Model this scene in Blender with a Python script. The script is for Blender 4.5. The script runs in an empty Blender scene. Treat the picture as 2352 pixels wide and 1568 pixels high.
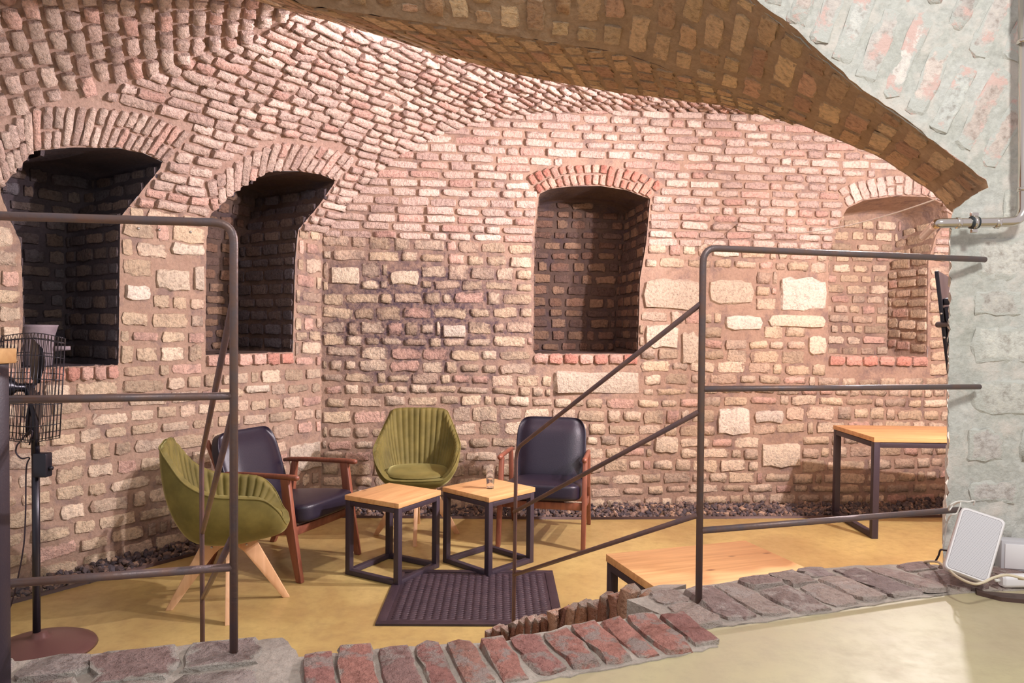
import bpy, bmesh, math, random
import numpy as np
from mathutils import Matrix, Vector
random.seed(7); rng = np.random.RandomState(7)
R = math.radians
SC = bpy.context.scene
COL = SC.collection

# ------------------------------------------------------------------ camera, world, lights, exposure
F = 1650.0; PX, PY = 1176.0, 803.0
CAMZ = 1.5
Mc = Matrix.Rotation(R(90 - 1.5), 4, 'X') @ Matrix.Rotation(R(0.63), 4, 'Z')
cam_d = bpy.data.cameras.new('camera'); cam = bpy.data.objects.new('camera', cam_d); COL.objects.link(cam)
cam.matrix_world = Matrix.Translation((0, 0, CAMZ)) @ Mc
cam_d.sensor_width = 36; cam_d.lens = 36 * F / 2352; cam_d.shift_y = 19 / 2352; cam_d.clip_start = .05
SC.camera = cam

world = bpy.data.worlds.new('world'); SC.world = world; world.use_nodes = True
world.node_tree.nodes['Background'].inputs[0].default_value = (.90, .84, .88, 1)
world.node_tree.nodes['Background'].inputs[1].default_value = .55

def lamp(name, kind, loc, power, color, size=.05, target=None, **kw):
    d = bpy.data.lights.new(name, kind); d.energy = power; d.color = color
    if kind in ('POINT', 'SPOT'): d.shadow_soft_size = size
    if kind == 'AREA': d.shape = 'DISK'; d.size = size
    for k, v in kw.items(): setattr(d, k, v)
    o = bpy.data.objects.new(name, d); COL.objects.link(o); o.location = loc
    if target is not None:
        o.rotation_euler = (Vector(target) - Vector(loc)).to_track_quat('-Z', 'Y').to_euler()
    return o
lamp('ceiling_spot', 'POINT', (3.5, 3.45, 3.0), 390, (1, .90, .955), .04)
lamp('track_spot', 'SPOT', (2.43, 4.12, 2.74), 520, (1, .89, .95), .035, target=(-1.8, 4.8, 2.15), spot_size=R(130), spot_blend=1.0)
lamp('stair_spot', 'SPOT', (2.46, 4.30, 2.70), 125, (1, .92, .94), .03, target=(.55, 1.35, .7), spot_size=R(62), spot_blend=.6)
lamp('vault_lamp', 'POINT', (-.6, 4.05, 3.12), 26, (1, .86, .92), .1)
lamp('upper_room_lamp', 'AREA', (1.2, .3, 3.3), 36, (.98, 1, .97), .35, target=(1.2, 2.0, .9))
SC.view_settings.view_transform = 'Standard'; SC.view_settings.look = 'None'
SC.view_settings.gamma = 1; SC.view_settings.exposure = 0.42; SC.view_settings.use_curve_mapping = False

# ------------------------------------------------------------------ pixel <-> point helpers (frame 2352 x 1568)
M3 = np.array(Mc.to_3x3()); RT, UP, FW = M3[:, 0], M3[:, 1], -M3[:, 2]
def ray(px, py): return FW * F + RT * (px - PX) - UP * (py - PY)
def at(px, py, D):
    r = ray(px, py); return np.array([0, 0, CAMZ]) + r * (D / r[1])
def atz(px, py, z):
    r = ray(px, py); return np.array([0, 0, CAMZ]) + r * ((z - CAMZ) / r[2])
def proj(P):
    P = np.atleast_2d(P) - np.array([0, 0, CAMZ]); d = P @ FW; d = np.where(np.abs(d) < 1e-6, 1e-6, d)
    return PX + F * (P @ RT) / d, PY - F * (P @ UP) / d, d

def inpoly(x, y, poly):
    x = np.asarray(x, float); y = np.asarray(y, float); c = np.zeros(np.broadcast(x, y).shape, bool)
    n = len(poly)
    for i in range(n):
        x1, y1 = poly[i]; x2, y2 = poly[(i + 1) % n]
        if y1 == y2: continue
        m = ((y1 > y) != (y2 > y)) & (x < (x2 - x1) * (y - y1) / (y2 - y1) + x1)
        c ^= m
    return c
def resample(pts, n):
    p = np.array(pts, float); seg = np.linalg.norm(np.diff(p, axis=0), axis=1); s = np.r_[0, np.cumsum(seg)]
    t = np.linspace(0, s[-1], n); return np.stack([np.interp(t, s, p[:, k]) for k in range(p.shape[1])], 1)
def smooth_curve(pts, n):
    p = resample(pts, n)
    for _ in range(max(2, n // 14)):
        q = p.copy(); q[1:-1] = (p[:-2] + 2 * p[1:-1] + p[2:]) / 4; p = q
    return resample(p, n)

# ------------------------------------------------------------------ node material kit
def nm(name):
    m = bpy.data.materials.new(name); m.use_nodes = True; nt = m.node_tree
    b = nt.nodes['Principled BSDF']
    return m, nt, b
def N(nt, t, **kw):
    n = nt.nodes.new(t)
    for k, v in kw.items():
        if k in n.inputs.keys(): n.inputs[k].default_value = v
        else: setattr(n, k, v)
    return n
def L(nt, a, b): nt.links.new(a, b)
def noise(nt, vec, scale, detail=4, rough=.55, dist=0):
    n = N(nt, 'ShaderNodeTexNoise'); n.inputs['Scale'].default_value = scale; n.inputs['Detail'].default_value = detail
    n.inputs['Roughness'].default_value = rough; n.inputs['Distortion'].default_value = dist
    if vec is not None: L(nt, vec, n.inputs['Vector'])
    return n.outputs['Fac']
def math_(nt, op, a, b=None, c=None, clamp=False):
    n = N(nt, 'ShaderNodeMath', operation=op); n.use_clamp = clamp
    for i, x in enumerate((a, b, c)):
        if x is None: continue
        if isinstance(x, (int, float)): n.inputs[i].default_value = x
        else: L(nt, x, n.inputs[i])
    return n.outputs[0]
def ramp(nt, fac, stops, interp='LINEAR'):
    n = N(nt, 'ShaderNodeValToRGB'); cr = n.color_ramp; cr.interpolation = interp
    while len(cr.elements) < len(stops): cr.elements.new(.5)
    for e, (p, c) in zip(cr.elements, stops):
        e.position = p; e.color = (*c, 1) if len(c) == 3 else c
    L(nt, fac, n.inputs[0]); return n.outputs[0]
def mixc(nt, fac, a, b, mode='MIX'):
    n = N(nt, 'ShaderNodeMix', data_type='RGBA', blend_type=mode)
    for s, x in ((n.inputs[0], fac), (n.inputs[6], a), (n.inputs[7], b)):
        if isinstance(x, (int, float)): s.default_value = x
        elif isinstance(x, tuple): s.default_value = (*x, 1) if len(x) == 3 else x
        else: L(nt, x, s)
    return n.outputs[2]
def maprange(nt, v, a, b, c=0, d=1):
    n = N(nt, 'ShaderNodeMapRange'); L(nt, v, n.inputs[0])
    for i, x in zip((1, 2, 3, 4), (a, b, c, d)): n.inputs[i].default_value = x
    return n.outputs[0]
def bump(nt, b, h, strength, dist):
    n = N(nt, 'ShaderNodeBump'); n.inputs['Strength'].default_value = strength; n.inputs['Distance'].default_value = dist
    L(nt, h, n.inputs['Height']); L(nt, n.outputs[0], b.inputs['Normal'])
def srgb(r, g, b):
    f = lambda c: ((c / 255 + .055) / 1.055) ** 2.4 if c > 10 else c / 255 / 12.92
    return (f(r), f(g), f(b))

def stainfac(nt, geo):
    # old smoke stain on the masonry left of the middle niche
    sx = N(nt, 'ShaderNodeSeparateXYZ'); L(nt, geo, sx.inputs[0])
    dx = math_(nt, 'DIVIDE', math_(nt, 'ADD', sx.outputs[0], .75), .95); dz = math_(nt, 'DIVIDE', math_(nt, 'ADD', sx.outputs[2], -1.62), .62)
    d = math_(nt, 'SQRT', math_(nt, 'ADD', math_(nt, 'MULTIPLY', dx, dx), math_(nt, 'MULTIPLY', dz, dz)))
    d = math_(nt, 'ADD', d, math_(nt, 'MULTIPLY', math_(nt, 'SUBTRACT', noise(nt, geo, 6, 6, .7), .5), 2.6))
    fine = maprange(nt, noise(nt, geo, 26, 5, .7), .38, .60, .35, 1)
    return math_(nt, 'MULTIPLY', maprange(nt, d, 1.25, .45), fine)
def mat_brick(name, cols, mortar, smear=.5, edge=.93, rough=.9, soot=0, bstr=.9, patch=None, stain=False):
    m, nt, b = nm(name)
    geo = N(nt, 'ShaderNodeNewGeometry').outputs['Position']
    uv = N(nt, 'ShaderNodeUVMap').outputs[0]
    att = N(nt, 'ShaderNodeAttribute', attribute_name='tone').outputs['Fac']
    rnd = N(nt, 'ShaderNodeObjectInfo').outputs['Random']
    r = math_(nt, 'FRACT', math_(nt, 'ADD', att, rnd))
    n = len(cols); c = ramp(nt, r, [(i / n, x) for i, x in enumerate(cols)], 'CONSTANT')
    r2 = math_(nt, 'FRACT', math_(nt, 'MULTIPLY', r, 17.3))
    n1 = noise(nt, geo, 9, 3); n2 = noise(nt, geo, 45, 5, .65); n3 = noise(nt, geo, 130, 3, .7)
    c = mixc(nt, 1, c, ramp(nt, n2, [(.3, (.62, .57, .55)), (.5, (1, 1, 1)), (.75, (1.22, 1.2, 1.16))]), 'MULTIPLY')
    c = mixc(nt, 1, c, ramp(nt, r2, [(0, (.78, .76, .76)), (1, (1.15, 1.15, 1.15))]), 'MULTIPLY')
    sx = N(nt, 'ShaderNodeSeparateXYZ'); L(nt, uv, sx.inputs[0])
    ax = math_(nt, 'ABSOLUTE', math_(nt, 'SUBTRACT', math_(nt, 'MULTIPLY', sx.outputs[0], 2), 1))
    ay = math_(nt, 'ABSOLUTE', math_(nt, 'SUBTRACT', math_(nt, 'MULTIPLY', sx.outputs[1], 2), 1))
    e = math_(nt, 'MAXIMUM', ax, ay)
    e = math_(nt, 'ADD', e, math_(nt, 'MULTIPLY', math_(nt, 'SUBTRACT', noise(nt, geo, 28, 4, .6), .5), smear))
    e = math_(nt, 'ADD', e, math_(nt, 'MULTIPLY', math_(nt, 'SUBTRACT', n1, .5), smear * .9))
    mf = maprange(nt, e, edge - .10, edge + .05)
    c = mixc(nt, mf, c, mortar)
    if patch:
        c = mixc(nt, maprange(nt, noise(nt, geo, 14, 5, .65), .52, .60), c, patch)
    if soot:
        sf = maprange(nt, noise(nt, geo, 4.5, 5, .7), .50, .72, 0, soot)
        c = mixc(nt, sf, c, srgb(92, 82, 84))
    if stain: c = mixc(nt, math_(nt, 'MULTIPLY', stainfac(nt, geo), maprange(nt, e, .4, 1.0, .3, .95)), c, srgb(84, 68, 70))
    L(nt, c, b.inputs['Base Color']); b.inputs['Roughness'].default_value = rough
    b.inputs['Specular IOR Level'].default_value = .25
    h = math_(nt, 'ADD', math_(nt, 'MULTIPLY', n2, 1.0), math_(nt, 'MULTIPLY', n3, .35))
    h = math_(nt, 'ADD', h, math_(nt, 'MULTIPLY', n1, .8))
    bump(nt, b, h, bstr, .022)
    return m
def mat_mortar(name, c1, c2, soot=0, bscale=1, pink=None, pk=(.5, .62), rough=.95, stain=False):
    m, nt, b = nm(name)
    geo = N(nt, 'ShaderNodeNewGeometry').outputs['Position']
    n1 = noise(nt, geo, 5, 5, .6); n2 = noise(nt, geo, 50, 5, .7); n3 = noise(nt, geo, 18, 4, .6)
    c = mixc(nt, maprange(nt, n1, .3, .7), c1, c2)
    c = mixc(nt, .6, c, ramp(nt, n2, [(.3, (.7, .7, .7)), (.7, (1.25, 1.25, 1.25))]), 'MULTIPLY')
    if soot:
        c = mixc(nt, maprange(nt, noise(nt, geo, 5.5, 6, .7), .5, .62, 0, soot), c, srgb(78, 68, 80))
    if stain: c = mixc(nt, math_(nt, 'MULTIPLY', stainfac(nt, geo), .9), c, srgb(66, 56, 70))
    if pink:
        c = mixc(nt, maprange(nt, noise(nt, geo, 9, 6, .65), *pk), c, pink)
    L(nt, c, b.inputs['Base Color']); b.inputs['Roughness'].default_value = rough
    b.inputs['Specular IOR Level'].default_value = .25
    bump(nt, b, math_(nt, 'ADD', n3, math_(nt, 'MULTIPLY', n2, .5)), .7, .015 * bscale)
    return m

MORTAR = srgb(172, 146, 126); MORTAR2 = srgb(156, 130, 112)
M = {}
M['brick'] = mat_brick('brick_wall', [srgb(216, 195, 166), srgb(206, 184, 156), srgb(222, 202, 176), srgb(198, 178, 152), srgb(212, 188, 164),
      srgb(204, 184, 162), srgb(230, 210, 184), srgb(214, 178, 160), srgb(218, 196, 166)], srgb(174, 147, 126), smear=1.0, edge=.95, soot=.5, stain=True)
M['vault'] = mat_brick('brick_vault', [srgb(222, 200, 184), srgb(218, 194, 178), srgb(228, 206, 190), srgb(214, 188, 174), srgb(220, 196, 182), srgb(220, 182, 166)],
      srgb(194, 168, 154), smear=.7, edge=.95, bstr=1)
M['red'] = mat_brick('brick_red', [srgb(206, 150, 130), srgb(198, 138, 120), srgb(212, 160, 140), srgb(206, 168, 150), srgb(216, 176, 156)], srgb(190, 162, 146), smear=.5, edge=.97)
M['sill'] = mat_brick('brick_sill', [srgb(214, 160, 142), srgb(220, 172, 154), srgb(208, 150, 132), srgb(222, 184, 166)], srgb(198, 170, 154), smear=.45, edge=.99)
M['soffit'] = mat_brick('brick_soffit', [srgb(214, 184, 148), srgb(208, 174, 138), srgb(218, 190, 150), srgb(202, 168, 136), srgb(220, 194, 158), srgb(208, 170, 142)],
      srgb(184, 160, 134), smear=.7, edge=.95)
M['dark'] = mat_brick('brick_shaded_soot', [srgb(150, 118, 98), srgb(136, 106, 90), srgb(160, 130, 106), srgb(120, 98, 88)], srgb(112, 92, 80), smear=.5, edge=.92, soot=.5)  # niche shade darkened into the brick colour, with sooty noise patches
M['black'] = mat_brick('brick_black_shade_soot', [srgb(122, 108, 102), srgb(108, 98, 98), srgb(132, 114, 104), srgb(112, 106, 110)], srgb(92, 82, 84), smear=.5, edge=.9, soot=.5)  # deeper shade of the left niches put into the colour, plus soot patches
M['stone'] = mat_brick('stone_pale', [srgb(226, 212, 190), srgb(220, 204, 180), srgb(230, 218, 200)], srgb(200, 176, 156), smear=.35, edge=1.0, soot=.15)
M['mortar'] = mat_mortar('mortar_wall', MORTAR, MORTAR2, soot=.4, stain=True)
M['mortar_v'] = mat_mortar('mortar_vault', srgb(182, 156, 140), srgb(164, 136, 122))
M['mortar_s'] = mat_mortar('mortar_soffit', srgb(176, 152, 126), srgb(156, 132, 108))
M['mortar_d'] = mat_mortar('mortar_shaded_soot', srgb(108, 88, 76), srgb(86, 70, 64), soot=.4)  # joints darkened with the bricks to hold the niche shade, some soot
M['mortar_b'] = mat_mortar('mortar_black', srgb(88, 76, 78), srgb(74, 68, 74))  # near-black joints carry the shade of the leftmost niche in their colour
M['plaster'] = mat_mortar('plaster_grey_green', srgb(204, 203, 196), srgb(186, 186, 176), bscale=.7, rough=.75, pink=srgb(216, 208, 198), pk=(.5, .66))
M['plaster_brick'] = mat_brick('plastered_brick', [srgb(208, 207, 200), srgb(214, 206, 198), srgb(214, 200, 190), srgb(206, 207, 200)], srgb(200, 200, 192), smear=1.1, edge=.7,
      patch=srgb(220, 188, 178), bstr=.4)
M['plaster_block'] = mat_brick('plastered_block', [srgb(212, 209, 200), srgb(206, 205, 196), srgb(214, 209, 202)], srgb(198, 198, 189), smear=.9, edge=.8, bstr=.4)
M['curb_red'] = mat_brick('curb_brick_red', [srgb(168, 118, 106), srgb(158, 112, 104), srgb(172, 128, 114), srgb(150, 118, 112)], srgb(172, 160, 148), smear=.75, edge=.93, rough=.7, patch=srgb(160, 142, 134))
M['curb_grey'] = mat_brick('curb_stone_grey', [srgb(166, 154, 148), srgb(158, 142, 136), srgb(172, 162, 154), srgb(160, 136, 130)], srgb(176, 168, 158), smear=.9, edge=.88, rough=.6)
M['curb_grey2'] = mat_brick('curb_stone_brown', [srgb(158, 138, 130), srgb(148, 126, 120), srgb(166, 148, 138), srgb(150, 132, 128)], srgb(170, 156, 146), smear=.9, edge=.92, rough=.6, patch=srgb(172, 158, 150))
M['curb_mortar'] = mat_mortar('curb_mortar', srgb(184, 174, 162), srgb(156, 144, 134))
M['cheek'] = mat_brick('cheek_brick', [srgb(150, 104, 84), srgb(164, 120, 96), srgb(140, 96, 80), srgb(172, 132, 108)], srgb(168, 150, 136), smear=.6, edge=.97, rough=.8)

# ------------------------------------------------------------------ surfaces
class Surf:
    def __init__(s, f, sign): s.f = f; s.sign = sign
    def __call__(s, u, v): return s.f(np.asarray(u, float), np.asarray(v, float))
    def frame(s, u, v, h=.004):
        p = s(u, v); tu = (s(u + h, v) - s(u - h, v)); tv = (s(u, v + h) - s(u, v - h))
        tu = tu / (np.linalg.norm(tu) + 1e-9); tv = tv / (np.linalg.norm(tv) + 1e-9)
        n = s.sign * np.cross(tu, tv); n /= np.linalg.norm(n) + 1e-9
        return p, tu, tv, n
    def inv(s, px, py, ur, vr, D=None):
        uu, vv = np.meshgrid(np.linspace(*ur, 90), np.linspace(*vr, 90)); P = s(uu.ravel(), vv.ravel())
        for it in range(5):
            x, y, d = proj(P); e = (x - px) ** 2 + (y - py) ** 2 + np.where(d < 0, 1e9, 0)
            i = int(np.argmin(e)); u0, v0 = uu.ravel()[i], vv.ravel()[i]
            du = (uu.max() - uu.min()) / 25; dv = (vv.max() - vv.min()) / 25
            uu, vv = np.meshgrid(np.linspace(u0 - du, u0 + du, 41), np.linspace(v0 - dv, v0 + dv, 41)); P = s(uu.ravel(), vv.ravel())
        return u0, v0

C0 = np.array([-1.563, 5.90]); DL = np.array([.573, .8195]); NL = np.array([.8195, -.573])
EB = np.array([.9937, .112]); EB /= np.linalg.norm(EB)
ZS = 2.27                                   # height where the vault springs from the left wall
prof = np.array([(0, 0), (0, ZS), (.13, 2.50), (.33, 2.82), (.6, 3.08), (.95, 3.27), (1.5, 3.38), (2.2, 3.42), (3.0, 3.43), (3.8, 3.43), (4.6, 3.42), (5.4, 3.36), (6.2, 3.2), (7.0, 2.8), (7.6, 2.2)])
pc = smooth_curve(prof[1:], 80); pc = np.vstack([prof[:1], pc])
pw = np.r_[0, np.cumsum(np.linalg.norm(np.diff(pc, axis=0), axis=1))]
WMAX = pw[-1]
def fL(t, w):
    n = np.interp(w, pw, pc[:, 0]); z = np.where(w < 0, w, np.interp(w, pw, pc[:, 1]))
    x = C0[0] - t * DL[0] + n * NL[0]; y = C0[1] - t * DL[1] + n * NL[1]
    return np.stack(np.broadcast_arrays(x, y, z), -1)
def fB(k, z): return np.stack(np.broadcast_arrays(C0[0] + k * EB[0], C0[1] + k * EB[1], z), -1)
SL = Surf(fL, -1); SB = Surf(fB, 1)
def backwall_side(P):                       # >0 : in front of the back wall
    d = (P[..., 0] - C0[0]) * EB[1] - (P[..., 1] - C0[1]) * EB[0]; return d
def vault_z_at(P):
    n = (P[..., 0] - C0[0]) * NL[0] + (P[..., 1] - C0[1]) * NL[1]
    return np.interp(n, pc[:, 0], pc[:, 1])

# ------------------------------------------------------------------ mesh helpers
def link(name, me, mat=None, parent=None, kind=None):
    o = bpy.data.objects.new(name, me); COL.objects.link(o)
    if mat is not None and len(me.materials) == 0: me.materials.append(mat)
    if parent is not None: o.parent = parent
    if kind: o['kind'] = kind
    return o
def pymesh(name, V, Fc, smooth=True):
    me = bpy.data.meshes.new(name); me.from_pydata([tuple(map(float, v)) for v in V], [], [tuple(map(int, f)) for f in Fc])
    if smooth: me.polygons.foreach_set('use_smooth', [True] * len(me.polygons))
    me.update(); return me
def snap_poly(p, poly):
    best = None; q = np.array(poly)
    for i in range(len(q)):
        a = q[i]; b = q[(i + 1) % len(q)]; ab = b - a; t = np.clip(np.dot(p - a, ab) / (np.dot(ab, ab) + 1e-12), 0, 1)
        c = a + t * ab; d = np.linalg.norm(p - c)
        if best is None or d < best[0]: best = (d, c)
    return best[1]
def grid_mesh(name, S, u0, u1, v0, v1, step, keep=None, holes=(), jit=.004):
    nu = int((u1 - u0) / step) + 1; nv = int((v1 - v0) / step) + 1
    us = np.linspace(u0, u1, nu); vs = np.linspace(v0, v1, nv); U, V = np.meshgrid(us, vs)
    uf, vf = U.ravel().copy(), V.ravel().copy()
    cu, cv = (U[:-1, :-1] + U[1:, 1:]) / 2, (V[:-1, :-1] + V[1:, 1:]) / 2
    ok = np.ones(cu.shape, bool)
    if keep is not None: ok &= keep(cu, cv)
    for h in holes: ok &= ~inpoly(cu, cv, h)
    idx = np.arange(nu * nv).reshape(nv, nu)
    q = np.stack([idx[:-1, :-1], idx[:-1, 1:], idx[1:, 1:], idx[1:, :-1]], -1)[ok]
    if S.sign < 0: q = q[:, ::-1]
    used = np.unique(q)
    cnt_k = np.zeros(nu * nv, bool); cnt_r = np.zeros(nu * nv, bool)
    allq = np.stack([idx[:-1, :-1], idx[:-1, 1:], idx[1:, 1:], idx[1:, :-1]], -1); cnt_k[allq[ok].ravel()] = True
    for h in holes:
        hin = inpoly(cu, cv, h); cnt_r[:] = False; cnt_r[allq[hin].ravel()] = True
        b = used[inpoly(uf[used], vf[used], h) | cnt_r[used]]
        for i in b: uf[i], vf[i] = snap_poly(np.array([uf[i], vf[i]]), h)
    P = S(uf, vf); 
    e = .004; nn = S.sign * np.cross(S(uf + e, vf) - S(uf - e, vf), S(uf, vf + e) - S(uf, vf - e)); nn /= np.linalg.norm(nn, axis=1, keepdims=True) + 1e-12
    P = P + nn * (rng.uniform(-jit, jit, len(P)))[:, None]
    rem = -np.ones(len(P), int); rem[used] = np.arange(len(used))
    return pymesh(name, P[used], rem[q])

# brick variants: unit size, rounded irregular front, 48 triangles
def brick_variant(seed, rough=.05, corner=.06):
    r = np.random.RandomState(seed); nx, ny = 7, 5
    xs = np.array([-.5, -.475, -.24, 0, .24, .475, .5]); ys = np.array([-.5, -.445, 0, .445, .5])
    V = []; UVs = []
    for j in range(ny):
        for i in range(nx):
            x, y = xs[i], ys[j]; ring0 = i in (0, nx - 1) or j in (0, ny - 1)
            ring1 = (i in (1, nx - 2) or j in (1, ny - 2)) and not ring0
            cx, cy = abs(x) / .5, abs(y) / .5
            k = 1 - corner * (max(0, cx - .7) / .3) * (max(0, cy - .7) / .3)
            xx = x * k + r.uniform(-.5, .5) * rough * (.5 if ring0 else .8) * .6; yy = y * k + r.uniform(-.5, .5) * rough * 1.6 * (1 if ring0 or ring1 else 1)
            z = -.6 if ring0 else (.84 + r.uniform(-.3, .14) if ring1 else .95 + r.uniform(-.25, .2))
            V.append((xx, yy, z)); UVs.append((x + .5, y + .5))
    Fc = [(j * nx + i, j * nx + i + 1, (j + 1) * nx + i + 1, (j + 1) * nx + i) for j in range(ny - 1) for i in range(nx - 1)]
    return np.array(V), np.array(UVs), np.array(Fc)
VARS = [brick_variant(100 + i, .07 + .035 * (i % 3), .04 + .045 * (i % 4)) for i in range(12)]
_vm = {}
RIM = np.array([[ (i in (0, 6) or j in (0, 4)) for i in range(7)] for j in range(5)]).ravel()
def sharpen(me):
    # crisp arris between the brick face and its sides: faces of the outer ring are flat shaded
    nf = len(me.polygons) // 24; f = []
    for j in range(4):
        for i in range(6): f.append(not (i in (0, 5) or j in (0, 3)))
    me.polygons.foreach_set('use_smooth', np.tile(np.array(f, bool), nf))
def variant_mesh(i, mat):
    k = (i, mat.name)
    if k not in _vm:
        V, UVs, Fc = VARS[i]; me = pymesh('brick', V, Fc); sharpen(me)
        uvl = me.uv_layers.new(name='UVMap'); lv = np.zeros(len(me.loops), int); me.loops.foreach_get('vertex_index', lv)
        uvl.data.foreach_set('uv', UVs[lv].ravel()); me.materials.append(mat); _vm[k] = me
    return _vm[k]
def joined_bricks(name, bricks, mat):
    VV, FF, UU, TT = [], [], [], []; off = 0
    for b in bricks:
        V, UVs, Fc = VARS[b[1]]; A = b[0]
        VV.append(V @ A[:3, :3].T + A[:3, 3]); FF.append(Fc + off); UU.append(UVs); TT.append(np.full(len(V), b[2])); off += len(V)
    VV = np.vstack(VV); FF = np.vstack(FF); UU = np.vstack(UU); TT = np.concatenate(TT)
    me = bpy.data.meshes.new(name); me.vertices.add(len(VV)); me.vertices.foreach_set('co', VV.ravel().astype(np.float32))
    me.loops.add(FF.size); me.loops.foreach_set('vertex_index', FF.ravel().astype(np.int32))
    me.polygons.add(len(FF)); me.polygons.foreach_set('loop_start', np.arange(0, FF.size, 4, dtype=np.int32))
    me.polygons.foreach_set('loop_total', np.full(len(FF), 4, dtype=np.int32)); me.update(calc_edges=True)
    sharpen(me)
    uvl = me.uv_layers.new(name='UVMap'); uvl.data.foreach_set('uv', UU[FF.ravel()].ravel().astype(np.float32))
    a = me.attributes.new('tone', 'FLOAT', 'POINT'); a.data.foreach_set('value', TT.astype(np.float32))
    me.materials.append(mat); return me
def brick_at(S, u, v, length, height, ang=0, thick=.02, tilt=.03, lift=0):
    p, tu, tv, n = S.frame(u, v); c, s_ = math.cos(ang), math.sin(ang); h_ = .004
    Du = (S(u + h_, v) - S(u - h_, v)) / (2 * h_); Dv = (S(u, v + h_) - S(u, v - h_)) / (2 * h_)
    length *= np.linalg.norm(c * Du + s_ * Dv); height *= np.linalg.norm(-s_ * Du + c * Dv)
    x = c * Du + s_ * Dv; x /= np.linalg.norm(x) + 1e-9; y = np.cross(n, x); y /= np.linalg.norm(y)
    a, b = random.gauss(0, tilt), random.gauss(0, tilt); n2 = n + a * x + b * y; n2 /= np.linalg.norm(n2)
    x = x - n2 * np.dot(x, n2); x /= np.linalg.norm(x); y = np.cross(n2, x)
    A = np.eye(4); A[:3, 0] = x * length; A[:3, 1] = y * height; A[:3, 2] = n2 * thick; A[:3, 3] = p + n * lift
    return (A, random.randrange(len(VARS)), random.random())
def lay(S, u0, u1, rows, lr, gap, allow=None, thick=.02, tilt=.03, wob=.008, hj=.12, ang=.02):
    out = []
    for ri, (v, h) in enumerate(rows):
        us = np.arange(u0, u1, .01); vs = np.full_like(us, v)
        ok = np.ones(len(us), bool) if allow is None else (allow(us, vs) & allow(us, vs + h * .3) & allow(us, vs - h * .3))
        i = 0
        while i < len(us):
            if not ok[i]: i += 1; continue
            j = i
            while j < len(us) and ok[j]: j += 1
            a, b = us[i], us[j - 1]; first = (i == 0); i = j
            if b - a < .04: continue
            x = a - (random.uniform(0, lr[1]) if first else 0)
            while x < b - .03:
                l = random.uniform(*lr) if random.random() > .2 else lr[0] * random.uniform(.55, 1)
                if x + l > b - .05: l = b - x
                xa = max(x, a)
                if x + l - xa > .035:
                    g = gap * random.uniform(.7, 1.4)
                    hh = h * (1 + random.uniform(-hj, hj * .6)); uc = (xa + x + l) / 2
                    vv = v + wob * math.sin(uc * 2.1 + ri * .7) + random.uniform(-.004, .004)
                    out.append(brick_at(S, uc, vv, max(.03, x + l - xa - g), hh, random.gauss(0, ang), thick * random.uniform(.6, 1.3), tilt))
                x += l
    return out
NPART = {}
def emit(parent, bricks, mat, limit=300, name='brick', label=None):
    if not bricks: return
    key = (parent.name, name); limit = min(limit, 300 - NPART.get(key, 0))
    A = np.array([b[0] for b in bricks]); P = A[:, :3, 3]
    x, y, d = proj(P); n = A[:, :3, 2]; n = n / np.linalg.norm(n, axis=1, keepdims=True)
    view = np.array([0, 0, CAMZ]) - P; dist = np.linalg.norm(view, axis=1); cosv = np.einsum('ij,ij->i', n, view) / dist
    area = np.linalg.norm(A[:, :3, 0], axis=1) * np.linalg.norm(A[:, :3, 1], axis=1) * cosv / d ** 2
    area[(d < .2) | (x < -10) | (x > 2362) | (y < -10) | (y > 1578) | (cosv < 0)] = 0
    order = np.argsort(-area); sel = [i for i in order[:limit] if area[i] > 0]
    for i in sel:
        A_, vi, tn = bricks[i]; o = bpy.data.objects.new(name, variant_mesh(vi, mat)); COL.objects.link(o)
        o.parent = parent; o.matrix_basis = Matrix(A_.tolist())
    NPART[key] = NPART.get(key, 0) + len(sel)
    ss = set(sel); rest = [b for i, b in enumerate(bricks) if i not in ss]
    if rest:
        o = link(name, joined_bricks(name, rest, mat), None, parent, 'stuff')
def rows_between(v0, v1, h, gap, jit=.1):
    r = []; v = v0
    while v < v1:
        hh = h * (1 + random.uniform(-jit, jit)); r.append((v + hh / 2, hh - gap)); v += hh
    return r
def struct(name, me, mat, label=None):
    o = link(name, me, mat, None, 'structure')
    if label: o['label'] = label
    return o

# ------------------------------------------------------------------ niche outlines (pixels of the opening on each surface)
def outline_uv(S, pts, ur, vr, n=None):
    uv = [S.inv(px, py, ur, vr) for px, py in pts]
    return np.array(uv) if n is None else resample(uv, n)
n_mid = outline_uv(SB, [(1225, 812), (1228, 540), (1238, 446), (1262, 434), (1310, 428), (1380, 427), (1440, 437), (1493, 457), (1484, 560), (1470, 640), (1465, 812)], (0, 6), (0, 3.4))
n_right = outline_uv(SB, [(1902, 812), (1903, 590), (1925, 520), (1945, 478), (1985, 460), (2060, 450), (2130, 452), (2170, 470), (2178, 500), (2150, 540), (2132, 600), (2130, 822)], (0, 6.4), (0, 3.4))
n_left = outline_uv(SL, [(272, 838), (276, 500), (300, 470), (378, 374), (330, 352), (270, 340), (170, 338), (75, 346), (30, 400), (0, 440), (22, 500), (48, 560), (54, 700), (50, 845)], (0, 3.4), (.9, 3.0))
n_two = outline_uv(SL, [(672, 808), (678, 600), (686, 526), (735, 468), (772, 415), (735, 400), (690, 393), (620, 393), (575, 415), (530, 448), (486, 490), (474, 560), (472, 815)], (0, 2.4), (.9, 3.0))

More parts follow.
